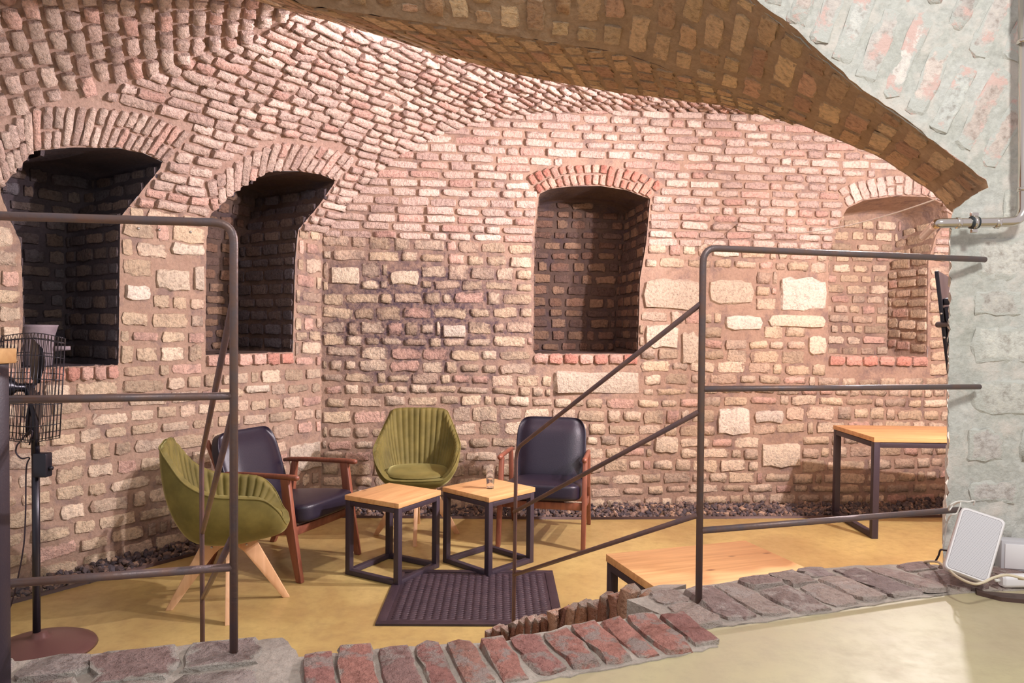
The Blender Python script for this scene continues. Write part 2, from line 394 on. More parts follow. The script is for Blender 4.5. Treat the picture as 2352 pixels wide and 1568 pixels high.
def ring_poly(outl, i0, i1, width, centre):
    o = outl[i0:i1 + 1]; q = resample(o, 24); d = q - centre; d /= np.linalg.norm(d, axis=1, keepdims=True)
    return q, q + d * width, d
VOUS = {}
def voussoirs(S, outl, i0, i1, width, n, drop, split=.5, h=.085, spread=1.0, thick=.024):
    q = resample(outl[i0:i1 + 1], n + 1); mid = (q[:-1] + q[1:]) / 2
    c = np.array([q[:, 0].mean(), q[:, 1].min() - drop]); out = []
    for p in mid:
        d = p - c; d /= np.linalg.norm(d); a = math.atan2(d[1], d[0])
        w = np.linalg.norm(q[1] - q[0]); parts = [(0, 1)] if random.random() > split else [(0, random.choice((.45, .55)))]
        if parts[0][1] < 1: parts.append((parts[0][1], 1))
        for a0, a1 in parts:
            cc = p + d * width * (a0 + a1) / 2
            out.append(brick_at(S, cc[0], cc[1], width * (a1 - a0) - .012, w * (1 + .25 * (a0 + a1) / 2) - .012, a, thick, .03))
    q2 = resample(outl[i0:i1 + 1], 20); d = q2 - c; d /= np.linalg.norm(d, axis=1, keepdims=True)
    poly = np.vstack([q2, (q2 + d * (width + .01))[::-1]])
    return out, poly
v_mid, vp_mid = voussoirs(SB, n_mid, 2, 7, .185, 17, .55, .6)
v_right, vp_right = voussoirs(SB, n_right, 3, 8, .19, 14, .8, .3)
v_left, vp_left = voussoirs(SL, n_left, 3, 9, .26, 22, .8, .4)
v_two, vp_two = voussoirs(SL, n_two, 4, 10, .24, 17, .8, .4)

# big pale stones of the back wall, given where they stand: pixel boxes
BIG = [(1472, 640, 1616, 712), (1622, 640, 1732, 698), (1787, 640, 1900, 712), (1268, 852, 1474, 904), (1660, 722, 1752, 758), (1760, 722, 1900, 752),
       (1480, 745, 1560, 800), (1562, 764, 1612, 834), (1852, 768, 1898, 815), (758, 612, 828, 652), (895, 620, 965, 655), (1632, 568, 1700, 590),
       (1645, 935, 1725, 1000), (1730, 940, 1800, 972), (1745, 1015, 1840, 1075), (1015, 745, 1072, 775), (1500, 1000, 1560, 1040), (1210, 640, 1222, 641)]
bigs = []; bigpolys = []
for (x0, y0, x1, y1) in BIG[:-1]:
    a = SB.inv(x0, y1, (0, 6), (0, 3)); b = SB.inv(x1, y0, (0, 6), (0, 3))
    bigs.append(brick_at(SB, (a[0] + b[0]) / 2, (a[1] + b[1]) / 2, b[0] - a[0] - .015, b[1] - a[1] - .012, 0, .028, .02))
    bigpolys.append([(a[0], a[1]), (b[0], a[1]), (b[0], b[1]), (a[0], b[1])])
BIGL = [(355, 622, 438, 665), (442, 608, 468, 670), (662, 1012, 738, 1085), (390, 562, 470, 585), (285, 655, 345, 690), (560, 880, 620, 905)]
bigsL = []; bigpL = []
for (x0, y0, x1, y1) in BIGL:
    a = SL.inv(x0, y1, (0, 3.4), (0, 2.25)); b = SL.inv(x1, y0, (0, 3.4), (0, 2.25))
    t0, t1 = min(a[0], b[0]), max(a[0], b[0]); 
    bigsL.append(brick_at(SL, (t0 + t1) / 2, (a[1] + b[1]) / 2, t1 - t0 - .015, b[1] - a[1] - .012, 0, .026, .02))
    bigpL.append([(t0, a[1]), (t1, a[1]), (t1, b[1]), (t0, b[1])])

# sills
def sill_row(S, outl, ia, ib, n, proud=.02):
    a, b = outl[ia], outl[ib]; u0, u1 = min(a[0], b[0]), max(a[0], b[0]); v = (a[1] + b[1]) / 2
    w = (u1 - u0) / n; out = []
    for i in range(n):
        out.append(brick_at(S, u0 + w * (i + .5), v - .045, w - .012, .085, 0, .03, .02))
    return out, [(u0 - .01, v - .1), (u1 + .01, v - .1), (u1 + .01, v + .01), (u0 - .01, v + .01)]
s_mid, sp_mid = sill_row(SB, n_mid, 0, -1, 7)
s_right, sp_right = sill_row(SB, n_right, 0, -1, 6)
s_left, sp_left = sill_row(SL, n_left, 0, -1, 7)
s_two, sp_two = sill_row(SL, n_two, 0, -1, 6)

# ------------------------------------------------------------------ back wall
KMAX = 6.6
def keepB(u, v):
    P = fB(u, v); return v < vault_z_at(P) + .03
exB = [n_mid, n_right, vp_mid, vp_right, sp_mid, sp_right] + bigpolys
def allowB(u, v):
    ok = keepB(u, v)
    for p in exB: ok &= ~inpoly(u, v, p)
    return ok
wb = struct('wall_back', grid_mesh('wall_back', SB, 0, KMAX, -.05, 3.5, .03, keepB, [n_mid, n_right]), M['mortar'], 'long rough brick and stone wall with two arched niches behind the chairs')
rB = rows_between(-.02, 2.22, .110, .021, .2); rB2 = rows_between(2.24, 3.46, .0735, .012, .06)
emit(wb, v_mid, M['red'], name='arch_brick'); emit(wb, v_right, M['vault'], name='arch_brick')
emit(wb, s_mid + s_right, M['sill'], name='sill_brick'); emit(wb, bigs, M['stone'], name='stone')
lowB = lay(SB, 0, KMAX, rB, (.14, .30), .022, allowB, .013, .03, .014, .26, .035)
hiB = lay(SB, 0, KMAX, rB2, (.19, .29), .016, allowB, .02, .05, .005)
emit(wb, lowB, M['brick'], 170); emit(wb, hiB, M['vault'], 130)

def niche(parent, S, outl, depthvec_fn, mortar, bmat, jamb=(True, True), rowh=.105, bricks=True, splay=0, backmat=None):
    """tube from the opening outline straight back into the wall, a back face and bricks on back and jambs"""
    o = np.vstack([resample(outl[[i, (i + 1) % len(outl)]], max(2, int(np.linalg.norm(outl[i] - outl[(i + 1) % len(outl)]) / .05) + 1))[:-1] for i in range(len(outl))]); P = S(o[:, 0], o[:, 1]); Q = depthvec_fn(P)
    cq = Q.mean(0); Q = Q + (cq - Q) * splay; Q[:, 2] = np.where(P[:, 2] < P[:, 2].min() + .05, P[:, 2], Q[:, 2])
    n = len(P); mids = [(P * (1 - t) + Q * t) + rng.uniform(-.006, .006, P.shape) * (1 if 0 < t < 1 else 0) for t in (0, .25, .5, .75, 1)]
    V = np.vstack(mids); Fc = []
    for r in range(4):
        for i in range(n): Fc.append((r * n + i, r * n + (i + 1) % n, (r + 1) * n + (i + 1) % n, (r + 1) * n + i))
    me = pymesh('niche', V, Fc); bm = bmesh.new(); bm.from_mesh(me)
    bm.verts.ensure_lookup_table(); bm.faces.new([bm.verts[4 * n + i] for i in range(n)])
    bmesh.ops.recalc_face_normals(bm, faces=bm.faces); bm.to_mesh(me); bm.free()
    ni = link('niche', me, mortar, parent)
    if not bricks: return ni
    # back face frame
    lo = Q[np.argsort(Q[:, 2])[:8]]; 
    a = Q[np.argmin(Q[:, 0])]; b = Q[np.argmax(Q[:, 0])]; ex = b - a; ex[2] = 0; ex /= np.linalg.norm(ex)
    org = cq.copy(); org[2] = 0
    f = lambda u, v: org + np.multiply.outer(np.asarray(u, float), ex) + np.multiply.outer(np.asarray(v, float), np.array([0, 0, 1.]))
    SQ = Surf(f, 1 if np.cross(ex, [0, 0, 1])[1] < 0 else -1)
    poly = np.stack([(Q - org) @ ex, Q[:, 2]], 1); z0, z1 = poly[:, 1].min(), poly[:, 1].max()
    bl = lay(SQ, poly[:, 0].min(), poly[:, 0].max(), rows_between(z0, z1, rowh, .028, .15), (.14, .26), .028, lambda u, v: inpoly(u, v, poly), .018, .03)
    if backmat is not None: emit(ni, bl, backmat, 160); bl = []
    # jambs
    dv = (Q - P).mean(0); dl = np.linalg.norm(dv)
    for side, on in zip((0, 1), jamb):
        if not on: continue
        for (z, h) in rows_between(z0 + .02, z1 - .12, rowh, .03, .12):
            uu = (P - P.mean(0)) @ ex; near = np.abs(P[:, 2] - z) < .12
            if not near.any(): continue
            cand = np.where(near)[0]; i = cand[np.argmin(uu[cand])] if side == 0 else cand[np.argmax(uu[cand])]
            # interpolate the boundary at this height
            ids = [k for k in cand if abs(uu[k] - uu[i]) < .14]
            zz = P[ids, 2]; order = np.argsort(zz)
            pp = np.array([np.interp(z, zz[order], P[ids][order, c]) for c in range(3)]); qq = np.array([np.interp(z, zz[order], Q[ids][order, c]) for c in range(3)])
            d = qq - pp; ln = np.linalg.norm(d); d /= ln; nrm = np.cross(d, [0, 0, 1]); nrm /= np.linalg.norm(nrm)
            if np.dot(nrm, P.mean(0) - pp) < 0: nrm = -nrm
            y = np.array([0, 0, 1.]); x = np.cross(y, nrm); s = 0; first = random.random() < .5
            while s < ln - .03:
                l = min(.13 if first else random.uniform(.18, .26), ln - s); first = False
                if l > .05:
                    A = np.eye(4); A[:3, 0] = x * (l - .02); A[:3, 1] = y * h; A[:3, 2] = nrm * .015; A[:3, 3] = pp + d * (s + l / 2)
                    bl.append((A, random.randrange(12), random.random()))
                s += l
    emit(ni, bl, bmat, 160)
    return ni
bn = np.array([-EB[1], EB[0], 0])          # into the back wall
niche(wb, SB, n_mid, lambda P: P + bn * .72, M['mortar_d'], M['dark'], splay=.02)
niche(wb, SB, n_right, lambda P: P + bn * .50, M['mortar'], M['brick'], splay=.10)

# ------------------------------------------------------------------ left wall and vault
V2 = [(-400, -300), (-400, 330), (0, 300), (60, 255), (150, 235), (235, 212), (330, 165), (430, 128), (520, 100), (620, 62), (660, 40), (640, -300)]
def inV2(u, v):
    P = fL(u, v); x, y, d = proj(P.reshape(-1, 3)); r = inpoly(x, y, V2) & (d > 0)
    return r.reshape(np.broadcast(u, v).shape) & (v > ZS) & (v < 5.2)
def keepL(u, v):
    P = fL(u, v); return (backwall_side(P) > -.03) & (P[..., 1] > 2.6)
exL = [n_left, n_two, vp_left, vp_two, sp_left, sp_two] + bigpL
def allowL(u, v):
    ok = keepL(u, v)
    for p in exL: ok &= ~inpoly(u, v, p)
    return ok
wl = struct('wall_left', grid_mesh('wall_left', SL, -.02, 4.6, -.05, ZS, .03, None, [n_left, n_two]), M['mortar'], 'rough brick wall on the left with two dark arched niches')
ceil = struct('ceiling', grid_mesh('ceiling', SL, -6.6, 4.6, ZS, WMAX, .04, keepL, [n_left, n_two], .006), M['mortar_v'], 'barrel vault of bare pinkish bricks over the seating area')
emit(wl, s_left + s_two, M['sill'], name='sill_brick'); emit(wl, bigsL, M['stone'], name='stone')
emit(wl, lay(SL, 0, 4.6, rows_between(-.02, ZS - .01, .110, .022, .2), (.14, .30), .023, allowL, .013, .03, .012, .2, .03), M['brick'])
emit(ceil, v_left + v_two, M['vault'], name='arch_brick')
va = lay(SL, -6.6, 4.6, rows_between(ZS + .01, WMAX, .069, .010, .08), (.15, .25), .013, lambda u, v: allowL(u, v) & ~inV2(u, v), .028, .07, .006)
# second cell of the vault at the upper left: bricks turned across, lying a little lower
def rotlay(S, c, ang, ext, rowh, lr, gap, allow, thick):
    ca, sa = math.cos(ang), math.sin(ang); out = []; r = -ext
    while r < ext:
        s = -ext + random.uniform(0, .2)
        while s < ext:
            l = random.uniform(*lr); u = c[0] + (s + l / 2) * ca - (r + rowh / 2) * sa; v = c[1] + (s + l / 2) * sa + (r + rowh / 2) * ca
            if bool(allow(np.array(u), np.array(v))) and ZS + .03 < v < WMAX - .1:
                out.append(brick_at(S, u, v, l - gap, rowh - gap, ang, thick * random.uniform(.6, 1.3), .07))
            s += l
        r += rowh
    return out
cu, cv = SL.inv(330, 60, (0, 4), (ZS, 5.0))
vb = rotlay(SL, (cu, cv), R(62), 2.4, .088, (.085, .15), .018, lambda u, v: allowL(u, v) & inV2(u, v), .034)
emit(ceil, va, M['vault'], 200); emit(ceil, vb, M['vault'], 100)
ln = lambda P, dep: np.stack([P[:, 0] - NL[0] * (((P[:, 0] - C0[0]) * NL[0] + (P[:, 1] - C0[1]) * NL[1]) + dep),
                              P[:, 1] - NL[1] * (((P[:, 0] - C0[0]) * NL[0] + (P[:, 1] - C0[1]) * NL[1]) + dep), P[:, 2]], 1)
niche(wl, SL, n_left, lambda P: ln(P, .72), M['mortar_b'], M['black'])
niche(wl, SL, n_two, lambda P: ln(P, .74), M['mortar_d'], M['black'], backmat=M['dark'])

# ------------------------------------------------------------------ arch between the two rooms
PD = 2.40
Fp = [at(2278, 425, PD), at(2190, 358, PD), at(2100, 290, PD), at(1950, 180, PD), at(1820, 62, PD), at(1740, 0, PD), (.55, PD, 2.82), (.1, PD, 3.02), (-.6, PD, 3.2), (-1.4, PD, 3.2), (-2.3, PD, 3.0), (-3.0, PD, 2.5)]
E2 = [at(2187, 487, 2.88), at(2140, 440, 2.93), at(2020, 360, 3.0), at(1840, 287, 3.05), at(1686, 213, 3.05), at(1441, 125, 3.05), at(1100, 69, 3.05), at(700, 12, 3.05), (-1.5, 3.05, 3.12), (-2.3, 3.05, 3.1), (-3.0, 3.05, 2.6)]
E3 = [at(1840, 287, 3.05), at(1650, 240, 3.25), at(1400, 210, 3.5), at(1180, 170, 3.7), at(1000, 120, 3.9), at(800, 60, 4.05), at(640, 18, 4.15), at(480, -40, 4.2), (-2.6, 4.2, 3.4)]
Fc_, E2c, E3c = resample(Fp, 200), resample(E2, 200), resample(E3, 200)
E2b = resample(E2[3:], 200)
lenF = np.linalg.norm(np.diff(E2c, axis=0), axis=1).sum(); lenE = np.linalg.norm(np.diff(E3c, axis=0), axis=1).sum()
def ruled(A, B, W, Ln):
    ts = np.linspace(0, 1, len(A))
    def f(u, v):
        u, v = np.broadcast_arrays(u, v); t = np.clip(v / Ln, 0, 1); a = np.stack([np.interp(t, ts, A[:, k]) for k in range(3)], -1); b = np.stack([np.interp(t, ts, B[:, k]) for k in range(3)], -1)
        w = np.clip(u / W, -.02, 1.02)[..., None]; return a * (1 - w) + b * w
    return f
SA = Surf(ruled(Fc_, E2c, .60, lenF), 1)
p_, tu_, tv_, n_ = SA.frame(.3, 1.5)
if n_[2] > 0: SA.sign = -1
SA2 = Surf(ruled(E2b, E3c, .9, lenE), 1); p_, tu_, tv_, n_ = SA2.frame(.3, 1.5)
if n_[2] > 0: SA2.sign = -1
arch = struct('trim_1', grid_mesh('arch', SA, 0, .6, 0, lenF, .03), M['mortar_s'], 'wide shaded brick arch soffit over the railing')
gm = link('rear_soffit', grid_mesh('rear_soffit', SA2, 0, .9, 0, lenE, .03), M['mortar_s'], arch)
emit(arch, lay(SA, 0, .6, rows_between(.01, lenF, .105, .030, .1), (.13, .26), .028, lambda u, v: (u > .015) & (u < .585), .007, .02, .004, .12, .02), M['soffit'])
emit(gm, lay(SA2, 0, .9, rows_between(.01, lenE, .092, .02, .08), (.16, .28), .022, lambda u, v: (u > .01) & (u < .89), .008, .02, .004), M['soffit'])
# masonry above the rear edge of the arch, up to the vault
E3x = np.vstack([resample(E2[:4], 20)[:-1], E3c]); top = E3x.copy(); top[:, 2] = np.maximum(3.75, E3x[:, 2] + .1); k = len(E3x)
link('arch_back', pymesh('arch_back', np.vstack([E3x, top]), [(i, i + 1, k + i + 1, k + i) for i in range(k - 1)]), M['mortar_v'], arch)

# plastered front wall with the pier
edge_px = [(2278, 425), (2230, 452), (2186, 486), (2181, 540), (2184, 600), (2183, 680), (2180, 760), (2178, 830), (2176, 900), (2180, 960), (2178, 1040), (2175, 1110), (2174, 1180), (2166, 1240), (2168, 1290)]
def planeP(x, z): return np.stack(np.broadcast_arrays(x, PD - .05 * (x - 1.46), z), -1)
SP = Surf(planeP, 1)
edge = resample([at(a, b, PD)[[0, 2]] for a, b in edge_px], 120); edge[:, 0] += .003 * np.sin(np.arange(120) * 1.3) + rng.uniform(-.004, .004, 120)
edge = np.vstack([edge, [(edge[-1, 0], -.05)]])
Fx = Fc_[:, [0, 2]]
plaster_poly = np.vstack([edge[::-1], Fx, [(-3.0, 4.2), (3.6, 4.2), (3.6, -.05)]])
def keepP(u, v): return inpoly(u, v, plaster_poly)
def snap_keep(me):
    pass
hole = np.vstack([edge[::-1], Fx, [(-3.2, 2.5), (-3.2, -.1)], [(edge[-1, 0], -.1)]])
wf = struct('wall_front', grid_mesh('wall_front', SP, -3.0, 3.6, -.05, 4.2, .025, None, [hole], .005), M['plaster'], 'pale grey green plastered pier and arch face on the right')
# pier flank going back
fl = np.array([(a, PD, b) for a, b in edge[3:]]); fb = fl + np.array([.30, .5, 0]); fb[:, 0] = np.maximum(fb[:, 0], fl[:, 0] + .29); k = len(fl)
link('pier_flank', pymesh('pier_flank', np.vstack([fl, fb]), [(i, k + i, k + i + 1, i + 1) for i in range(k - 1)]), M['plaster'], wf)
# voussoirs showing through the plaster
pv = []
Fs = resample(Fc_[:90], 200); sl = np.r_[0, np.cumsum(np.linalg.norm(np.diff(Fs, axis=0), axis=1))]; s = .05
while s < sl[-1]:
    p = np.array([np.interp(s, sl, Fs[:, 0]), np.interp(s, sl, Fs[:, 2])]); a = R(62 + 14 * min(1, s / 1.2))
    d = np.array([math.cos(a), math.sin(a)]); q = .02
    for ring in range(2):
        l = random.uniform(.24, .34); c = p + d * (q + l / 2)
        pv.append(brick_at(SP, c[0], c[1], l - .02, .066, a, .005, .015)); q += l + random.uniform(0, .02)
    s += .098
emit(wf, pv, M['plaster_brick'])
pb = lay(SP, 1.4, 3.5, rows_between(.3, 1.95, .16, .05, .2), (.16, .36), .06, lambda u, v: keepP(u - .03, v) & keepP(u + .02, v), .006, .015, .01)
emit(wf, pb, M['plaster_block'], name='stone')
# right end wall of the lower room, hidden behind the pier
re = np.array([(5.0, 6.7), (4.9, 2.3)])
struct('wall_right', pymesh('wall_right', [(5.0, 6.75, -.05), (4.9, 2.2, -.05), (4.9, 2.2, 3.6), (5.0, 6.75, 3.6)], [(0, 1, 2, 3)]), M['mortar'])

# ------------------------------------------------------------------ floors
def mat_floor(name, c1, c2, c3, rough):
    m, nt, b = nm(name); geo = N(nt, 'ShaderNodeNewGeometry').outputs['Position']
    n1 = noise(nt, geo, 1.6, 6, .6, .6); n2 = noise(nt, geo, 14, 6, .7); n3 = noise(nt, geo, 60, 3, .6)
    c = mixc(nt, maprange(nt, n1, .40, .60), c1, c2); c = mixc(nt, maprange(nt, n2, .45, .75, 0, .6), c, c3)
    L(nt, c, b.inputs['Base Color']); L(nt, maprange(nt, n2, .3, .7, rough - .06, rough + .08), b.inputs['Roughness'])
    b.inputs['Specular IOR Level'].default_value = .5
    bump(nt, b, math_(nt, 'ADD', n1, math_(nt, 'MULTIPLY', n3, .03)), .12, .01); return m
M['floor'] = mat_floor('floor_ochre', srgb(188, 166, 104), srgb(168, 142, 88), srgb(150, 126, 84), .34)
M['floor_up'] = mat_floor('floor_upper', srgb(190, 180, 140), srgb(182, 168, 136), srgb(166, 152, 124), .44)
def slab(pts, z0, z1):
    n = len(pts); V = [(x, y, z1) for x, y in pts] + [(x, y, z0) for x, y in pts]
    return V, [tuple(range(n))] + [(i, n + i, n + (i + 1) % n, (i + 1) % n) for i in range(n)] + [tuple(range(2 * n - 1, n - 1, -1))]
def fixn(me):
    bm = bmesh.new(); bm.from_mesh(me); bmesh.ops.recalc_face_normals(bm, faces=bm.faces); bm.to_mesh(me); bm.free(); return me
g0 = atz(17, 1390, 0); g1 = atz(464, 1270.5, 0); g2 = atz(765, 1189, 0); g3 = atz(1350, 1193, 0); g4 = atz(2172, 1188, 0)
dirL = (g1 - g0) / np.linalg.norm(g1 - g0); gA = g0 - dirL * 1.6
dirR = (g4 - g3) / np.linalg.norm(g4 - g3); gE = g4 + dirR * 1.5
floor_edge = [gA[:2], g0[:2], g1[:2], g2[:2], g3[:2], g4[:2], gE[:2]]
V, Fc = slab([tuple(p) for p in floor_edge] + [(5.0, 1.9), (-4.2, 1.9)], -.1, 0)
struct('floor', fixn(pymesh('floor', V, Fc, False)), M['floor'], 'glossy ochre concrete floor of the lower room')
V, Fc = slab([(-4.6, 1.9), (5.2, 1.9), (5.2, 7.2), (-4.6, 7.2)], -.2, -.06)
struct('trim_2', fixn(pymesh('ground', V, Fc, False)), M['mortar_s'], 'earth bed under the gravel strip along the wall foot')

# steel edging of the gravel
M['steel'] = None
def mat_simple(name, col, rough=.5, metal=0, spec=.5, bumpy=None, coat=0, var=None):
    m, nt, b = nm(name); b.inputs['Base Color'].default_value = (*col, 1); b.inputs['Roughness'].default_value = rough
    b.inputs['Metallic'].default_value = metal; b.inputs['Specular IOR Level'].default_value = spec; b.inputs['Coat Weight'].default_value = coat
    tc = N(nt, 'ShaderNodeTexCoord').outputs['Object']
    if var: L(nt, mixc(nt, maprange(nt, noise(nt, tc, var[1], 5, .6), .35, .65), col, var[0]), b.inputs['Base Color'])
    if bumpy: bump(nt, b, noise(nt, tc, bumpy[0], 4, .6), bumpy[1], .004)
    return m
M['steel'] = mat_simple('raw_dark_steel', srgb(104, 92, 94), .42, .35, .5, (90, .25), 0, (srgb(120, 94, 84), 22))
M['steel2'] = mat_simple('rusty_dark_steel', srgb(118, 88, 80), .45, .25, .5, (90, .25), 0, (srgb(98, 78, 80), 18))
M['black'] = M['black']
M['frame'] = mat_simple('black_powder_coat', srgb(58, 48, 58), .45, .1, .5, (200, .15))
M['edging'] = mat_simple('edging_steel', srgb(86, 66, 60), .55, .2)
M['leather'] = mat_simple('black_leather', srgb(30, 24, 40), .38, 0, .5, (160, .25))
M['fan'] = mat_simple('fan_black', srgb(40, 38, 46), .3, .3)
M['fan_base'] = mat_simple('fan_base_brown', srgb(96, 66, 62), .35, .1)
M['chrome'] = mat_simple('stainless', srgb(214, 206, 196), .18, 1)
M['rubber'] = mat_simple('rubber_clamp', srgb(50, 56, 60), .5)
M['white'] = mat_simple('white_plastic', srgb(236, 232, 232), .3)
M['grille'] = mat_simple('grille_grey', srgb(200, 197, 200), .5)
M['cable_w'] = mat_simple('cable_white', srgb(226, 222, 214), .45)
M['cable_beige'] = mat_simple('cable_beige', srgb(214, 200, 172), .5)
M['cable_b'] = mat_simple('cable_black', srgb(46, 34, 44), .5)
M['mat'] = mat_simple('rubber_mat', srgb(52, 40, 48), .42, 0, .5, (120, .4), 0, (srgb(64, 50, 56), 9))
M['pot'] = mat_simple('clay_pot', srgb(150, 138, 142), .75, 0, .3, (40, .4), 0, (srgb(130, 118, 124), 12))
M['screw'] = mat_simple('screw_steel', srgb(190, 186, 180), .3, .9)
def mat_wood(name, c1, c2, scale, axis, rough=.5, knots=0):
    m, nt, b = nm(name); tc = N(nt, 'ShaderNodeTexCoord').outputs['Object']
    mp = N(nt, 'ShaderNodeMapping'); sc = [14, 14, 14]; sc[axis] = 1.1; mp.inputs['Scale'].default_value = sc; L(nt, tc, mp.inputs[0])
    n1 = noise(nt, mp.outputs[0], scale, 6, .6, 1.2); n2 = noise(nt, mp.outputs[0], scale * 5, 3, .6)
    c = mixc(nt, maprange(nt, n1, .35, .68), c1, c2); c = mixc(nt, maprange(nt, n2, .5, .8, 0, .35), c, c2)
    if knots:
        v = N(nt, 'ShaderNodeTexVoronoi'); v.inputs['Scale'].default_value = knots; mp2 = N(nt, 'ShaderNodeMapping'); s2 = [2.5, 2.5, 2.5]; s2[axis] = 1; mp2.inputs['Scale'].default_value = s2
        L(nt, tc, mp2.inputs[0]); L(nt, mp2.outputs[0], v.inputs['Vector']); c = mixc(nt, maprange(nt, v.outputs['Distance'], .10, .04), c, srgb(120, 74, 40))
    L(nt, c, b.inputs['Base Color']); b.inputs['Roughness'].default_value = rough
    bump(nt, b, n2, .15, .002); return m
M['oak'] = mat_wood('oak_top', srgb(222, 176, 120), srgb(194, 142, 92), 1.2, 0, .42, 3.2)
M['oak_edge'] = mat_wood('oak_edge', srgb(204, 150, 96), srgb(170, 116, 74), 1.2, 0, .5)
M['walnut'] = mat_wood('stained_wood', srgb(142, 86, 64), srgb(112, 64, 50), 1.5, 2, .38)
M['beech'] = mat_wood('beech', srgb(226, 184, 142), srgb(210, 164, 122), 1.5, 2, .45)
def mat_velvet():
    m, nt, b = nm('olive_velvet'); geo = N(nt, 'ShaderNodeTexCoord').outputs['Object']
    c = mixc(nt, maprange(nt, noise(nt, geo, 7, 4, .6), .35, .7), srgb(92, 83, 32), srgb(120, 108, 50))
    L(nt, c, b.inputs['Base Color']); b.inputs['Roughness'].default_value = .75
    b.inputs['Sheen Weight'].default_value = .5; b.inputs['Sheen Roughness'].default_value = .35; b.inputs['Sheen Tint'].default_value = (.75, .72, .30, 1)
    bump(nt, b, noise(nt, geo, 250, 2), .2, .001); return m
M['velvet'] = mat_velvet()
def mat_glass(name, col=(1, 1, 1), rough=0, ior=1.45):
    m, nt, b = nm(name); b.inputs['Base Color'].default_value = (*col, 1); b.inputs['Transmission Weight'].default_value = 1
    b.inputs['Roughness'].default_value = rough; b.inputs['IOR'].default_value = ior; return m
M['glass'] = mat_glass('clear_glass'); M['water'] = mat_glass('water', (1, 1, 1), 0, 1.33)

class MB:
    def __init__(s): s.V = []; s.F = []
    def add(s, V, Fc, mtx=None):
        o = len(s.V); V = np.array(V, float)
        if mtx is not None: A = np.array(mtx); V = V @ A[:3, :3].T + A[:3, 3]
        s.V += [tuple(v) for v in V]; s.F += [tuple(i + o for i in f) for f in Fc]; return s
    def box(s, c, d, mtx=None):
        x, y, z = [k / 2 for k in d]; V = [(c[0] + a * x, c[1] + b * y, c[2] + e * z) for a in (-1, 1) for b in (-1, 1) for e in (-1, 1)]
        return s.add(V, [(0, 1, 3, 2), (4, 6, 7, 5), (0, 4, 5, 1), (2, 3, 7, 6), (0, 2, 6, 4), (1, 5, 7, 3)], mtx)
    def tube(s, pts, r, n=10, closed=False, cap=True, mtx=None):
        P = np.array(pts, float); k = len(P); rr = np.full(k, r) if np.isscalar(r) else np.array(r, float); V = []
        T = np.zeros_like(P)
        for i in range(k):
            a = P[(i - 1) % k] if closed else P[max(0, i - 1)]; b = P[(i + 1) % k] if closed else P[min(k - 1, i + 1)]; T[i] = (b - a) / (np.linalg.norm(b - a) + 1e-12)
        ref = np.array([0, 0, 1.]) if abs(T[0][2]) < .9 else np.array([1., 0, 0]); u = np.cross(T[0], ref); u /= np.linalg.norm(u)
        for i in range(k):
            u = u - T[i] * np.dot(u, T[i]); u /= np.linalg.norm(u) + 1e-12; w = np.cross(T[i], u)
            for j in range(n):
                a = 2 * math.pi * j / n; V.append(P[i] + rr[i] * (math.cos(a) * u + math.sin(a) * w))
        Fc = []
        for i in range(k if closed else k - 1):
            i2 = (i + 1) % k
            for j in range(n): Fc.append((i * n + j, i * n + (j + 1) % n, i2 * n + (j + 1) % n, i2 * n + j))
        if cap and not closed: Fc += [tuple(range(n))[::-1], tuple(range((k - 1) * n, k * n))]
        return s.add(V, Fc, mtx)
    def lathe(s, prof, n=32, mtx=None, cap=True):
        V = []; Fc = []; k = len(prof)
        for r, z in prof:
            for j in range(n): a = 2 * math.pi * j / n; V.append((r * math.cos(a), r * math.sin(a), z))
        for i in range(k - 1):
            for j in range(n): Fc.append((i * n + j, i * n + (j + 1) % n, (i + 1) * n + (j + 1) % n, (i + 1) * n + j))
        if cap: Fc += [tuple(range(n))[::-1], tuple(range((k - 1) * n, k * n))]
        return s.add(V, Fc, mtx)
    def prism(s, poly, w, mtx=None):
        """poly in (y,z), thickness w along x"""
        n = len(poly); V = [(-w / 2, a, b) for a, b in poly] + [(w / 2, a, b) for a, b in poly]
        return s.add(V, [tuple(range(n)), tuple(range(2 * n - 1, n - 1, -1))] + [(i, n + i, n + (i + 1) % n, (i + 1) % n) for i in range(n)], mtx)
    def build(s, name, mat, parent=None, bevel=0, smooth=None, seg=2, sub=0):
        me = bpy.data.meshes.new(name); me.from_pydata(s.V, [], s.F); bm = bmesh.new(); bm.from_mesh(me)
        bmesh.ops.recalc_face_normals(bm, faces=bm.faces)
        if bevel: bmesh.ops.bevel(bm, geom=bm.edges[:], offset=bevel, segments=seg, profile=.5, affect='EDGES', clamp_overlap=True)
        bm.to_mesh(me); bm.free(); sm = (bevel == 0) if smooth is None else smooth
        me.polygons.foreach_set('use_smooth', [True] * len(me.polygons))
        try: me.set_sharp_from_angle(angle=R(180 if sm else 38))
        except Exception: pass
        o = link(name, me, mat, parent)
        if sub: md = o.modifiers.new('sub', 'SUBSURF'); md.levels = sub; md.render_levels = sub
        return o
def thing(name, label, cat, loc=(0, 0, 0), rz=0, group=None):
    o = bpy.data.objects.new(name, None); COL.objects.link(o); o.location = tuple(float(v) for v in loc); o.rotation_euler = (0, 0, rz); o.empty_display_size = .1
    o['label'] = label; o['category'] = cat
    if group: o['group'] = group
    return o
def tag(o, label, cat, group=None, kind=None):
    o['label'] = label; o['category'] = cat
    if group: o['group'] = group
    if kind: o['kind'] = kind
    return o
def dup(root, loc, rz, label, group=None):
    r = root.copy(); COL.objects.link(r); r.location = tuple(float(v) for v in loc); r.rotation_euler = (0, 0, rz); r['label'] = label
    if group: r['group'] = group
    for ch in list(root.children):
        c = ch.copy(); COL.objects.link(c); c.parent = r
        for g in list(ch.children):
            d = g.copy(); COL.objects.link(d); d.parent = c
    return r
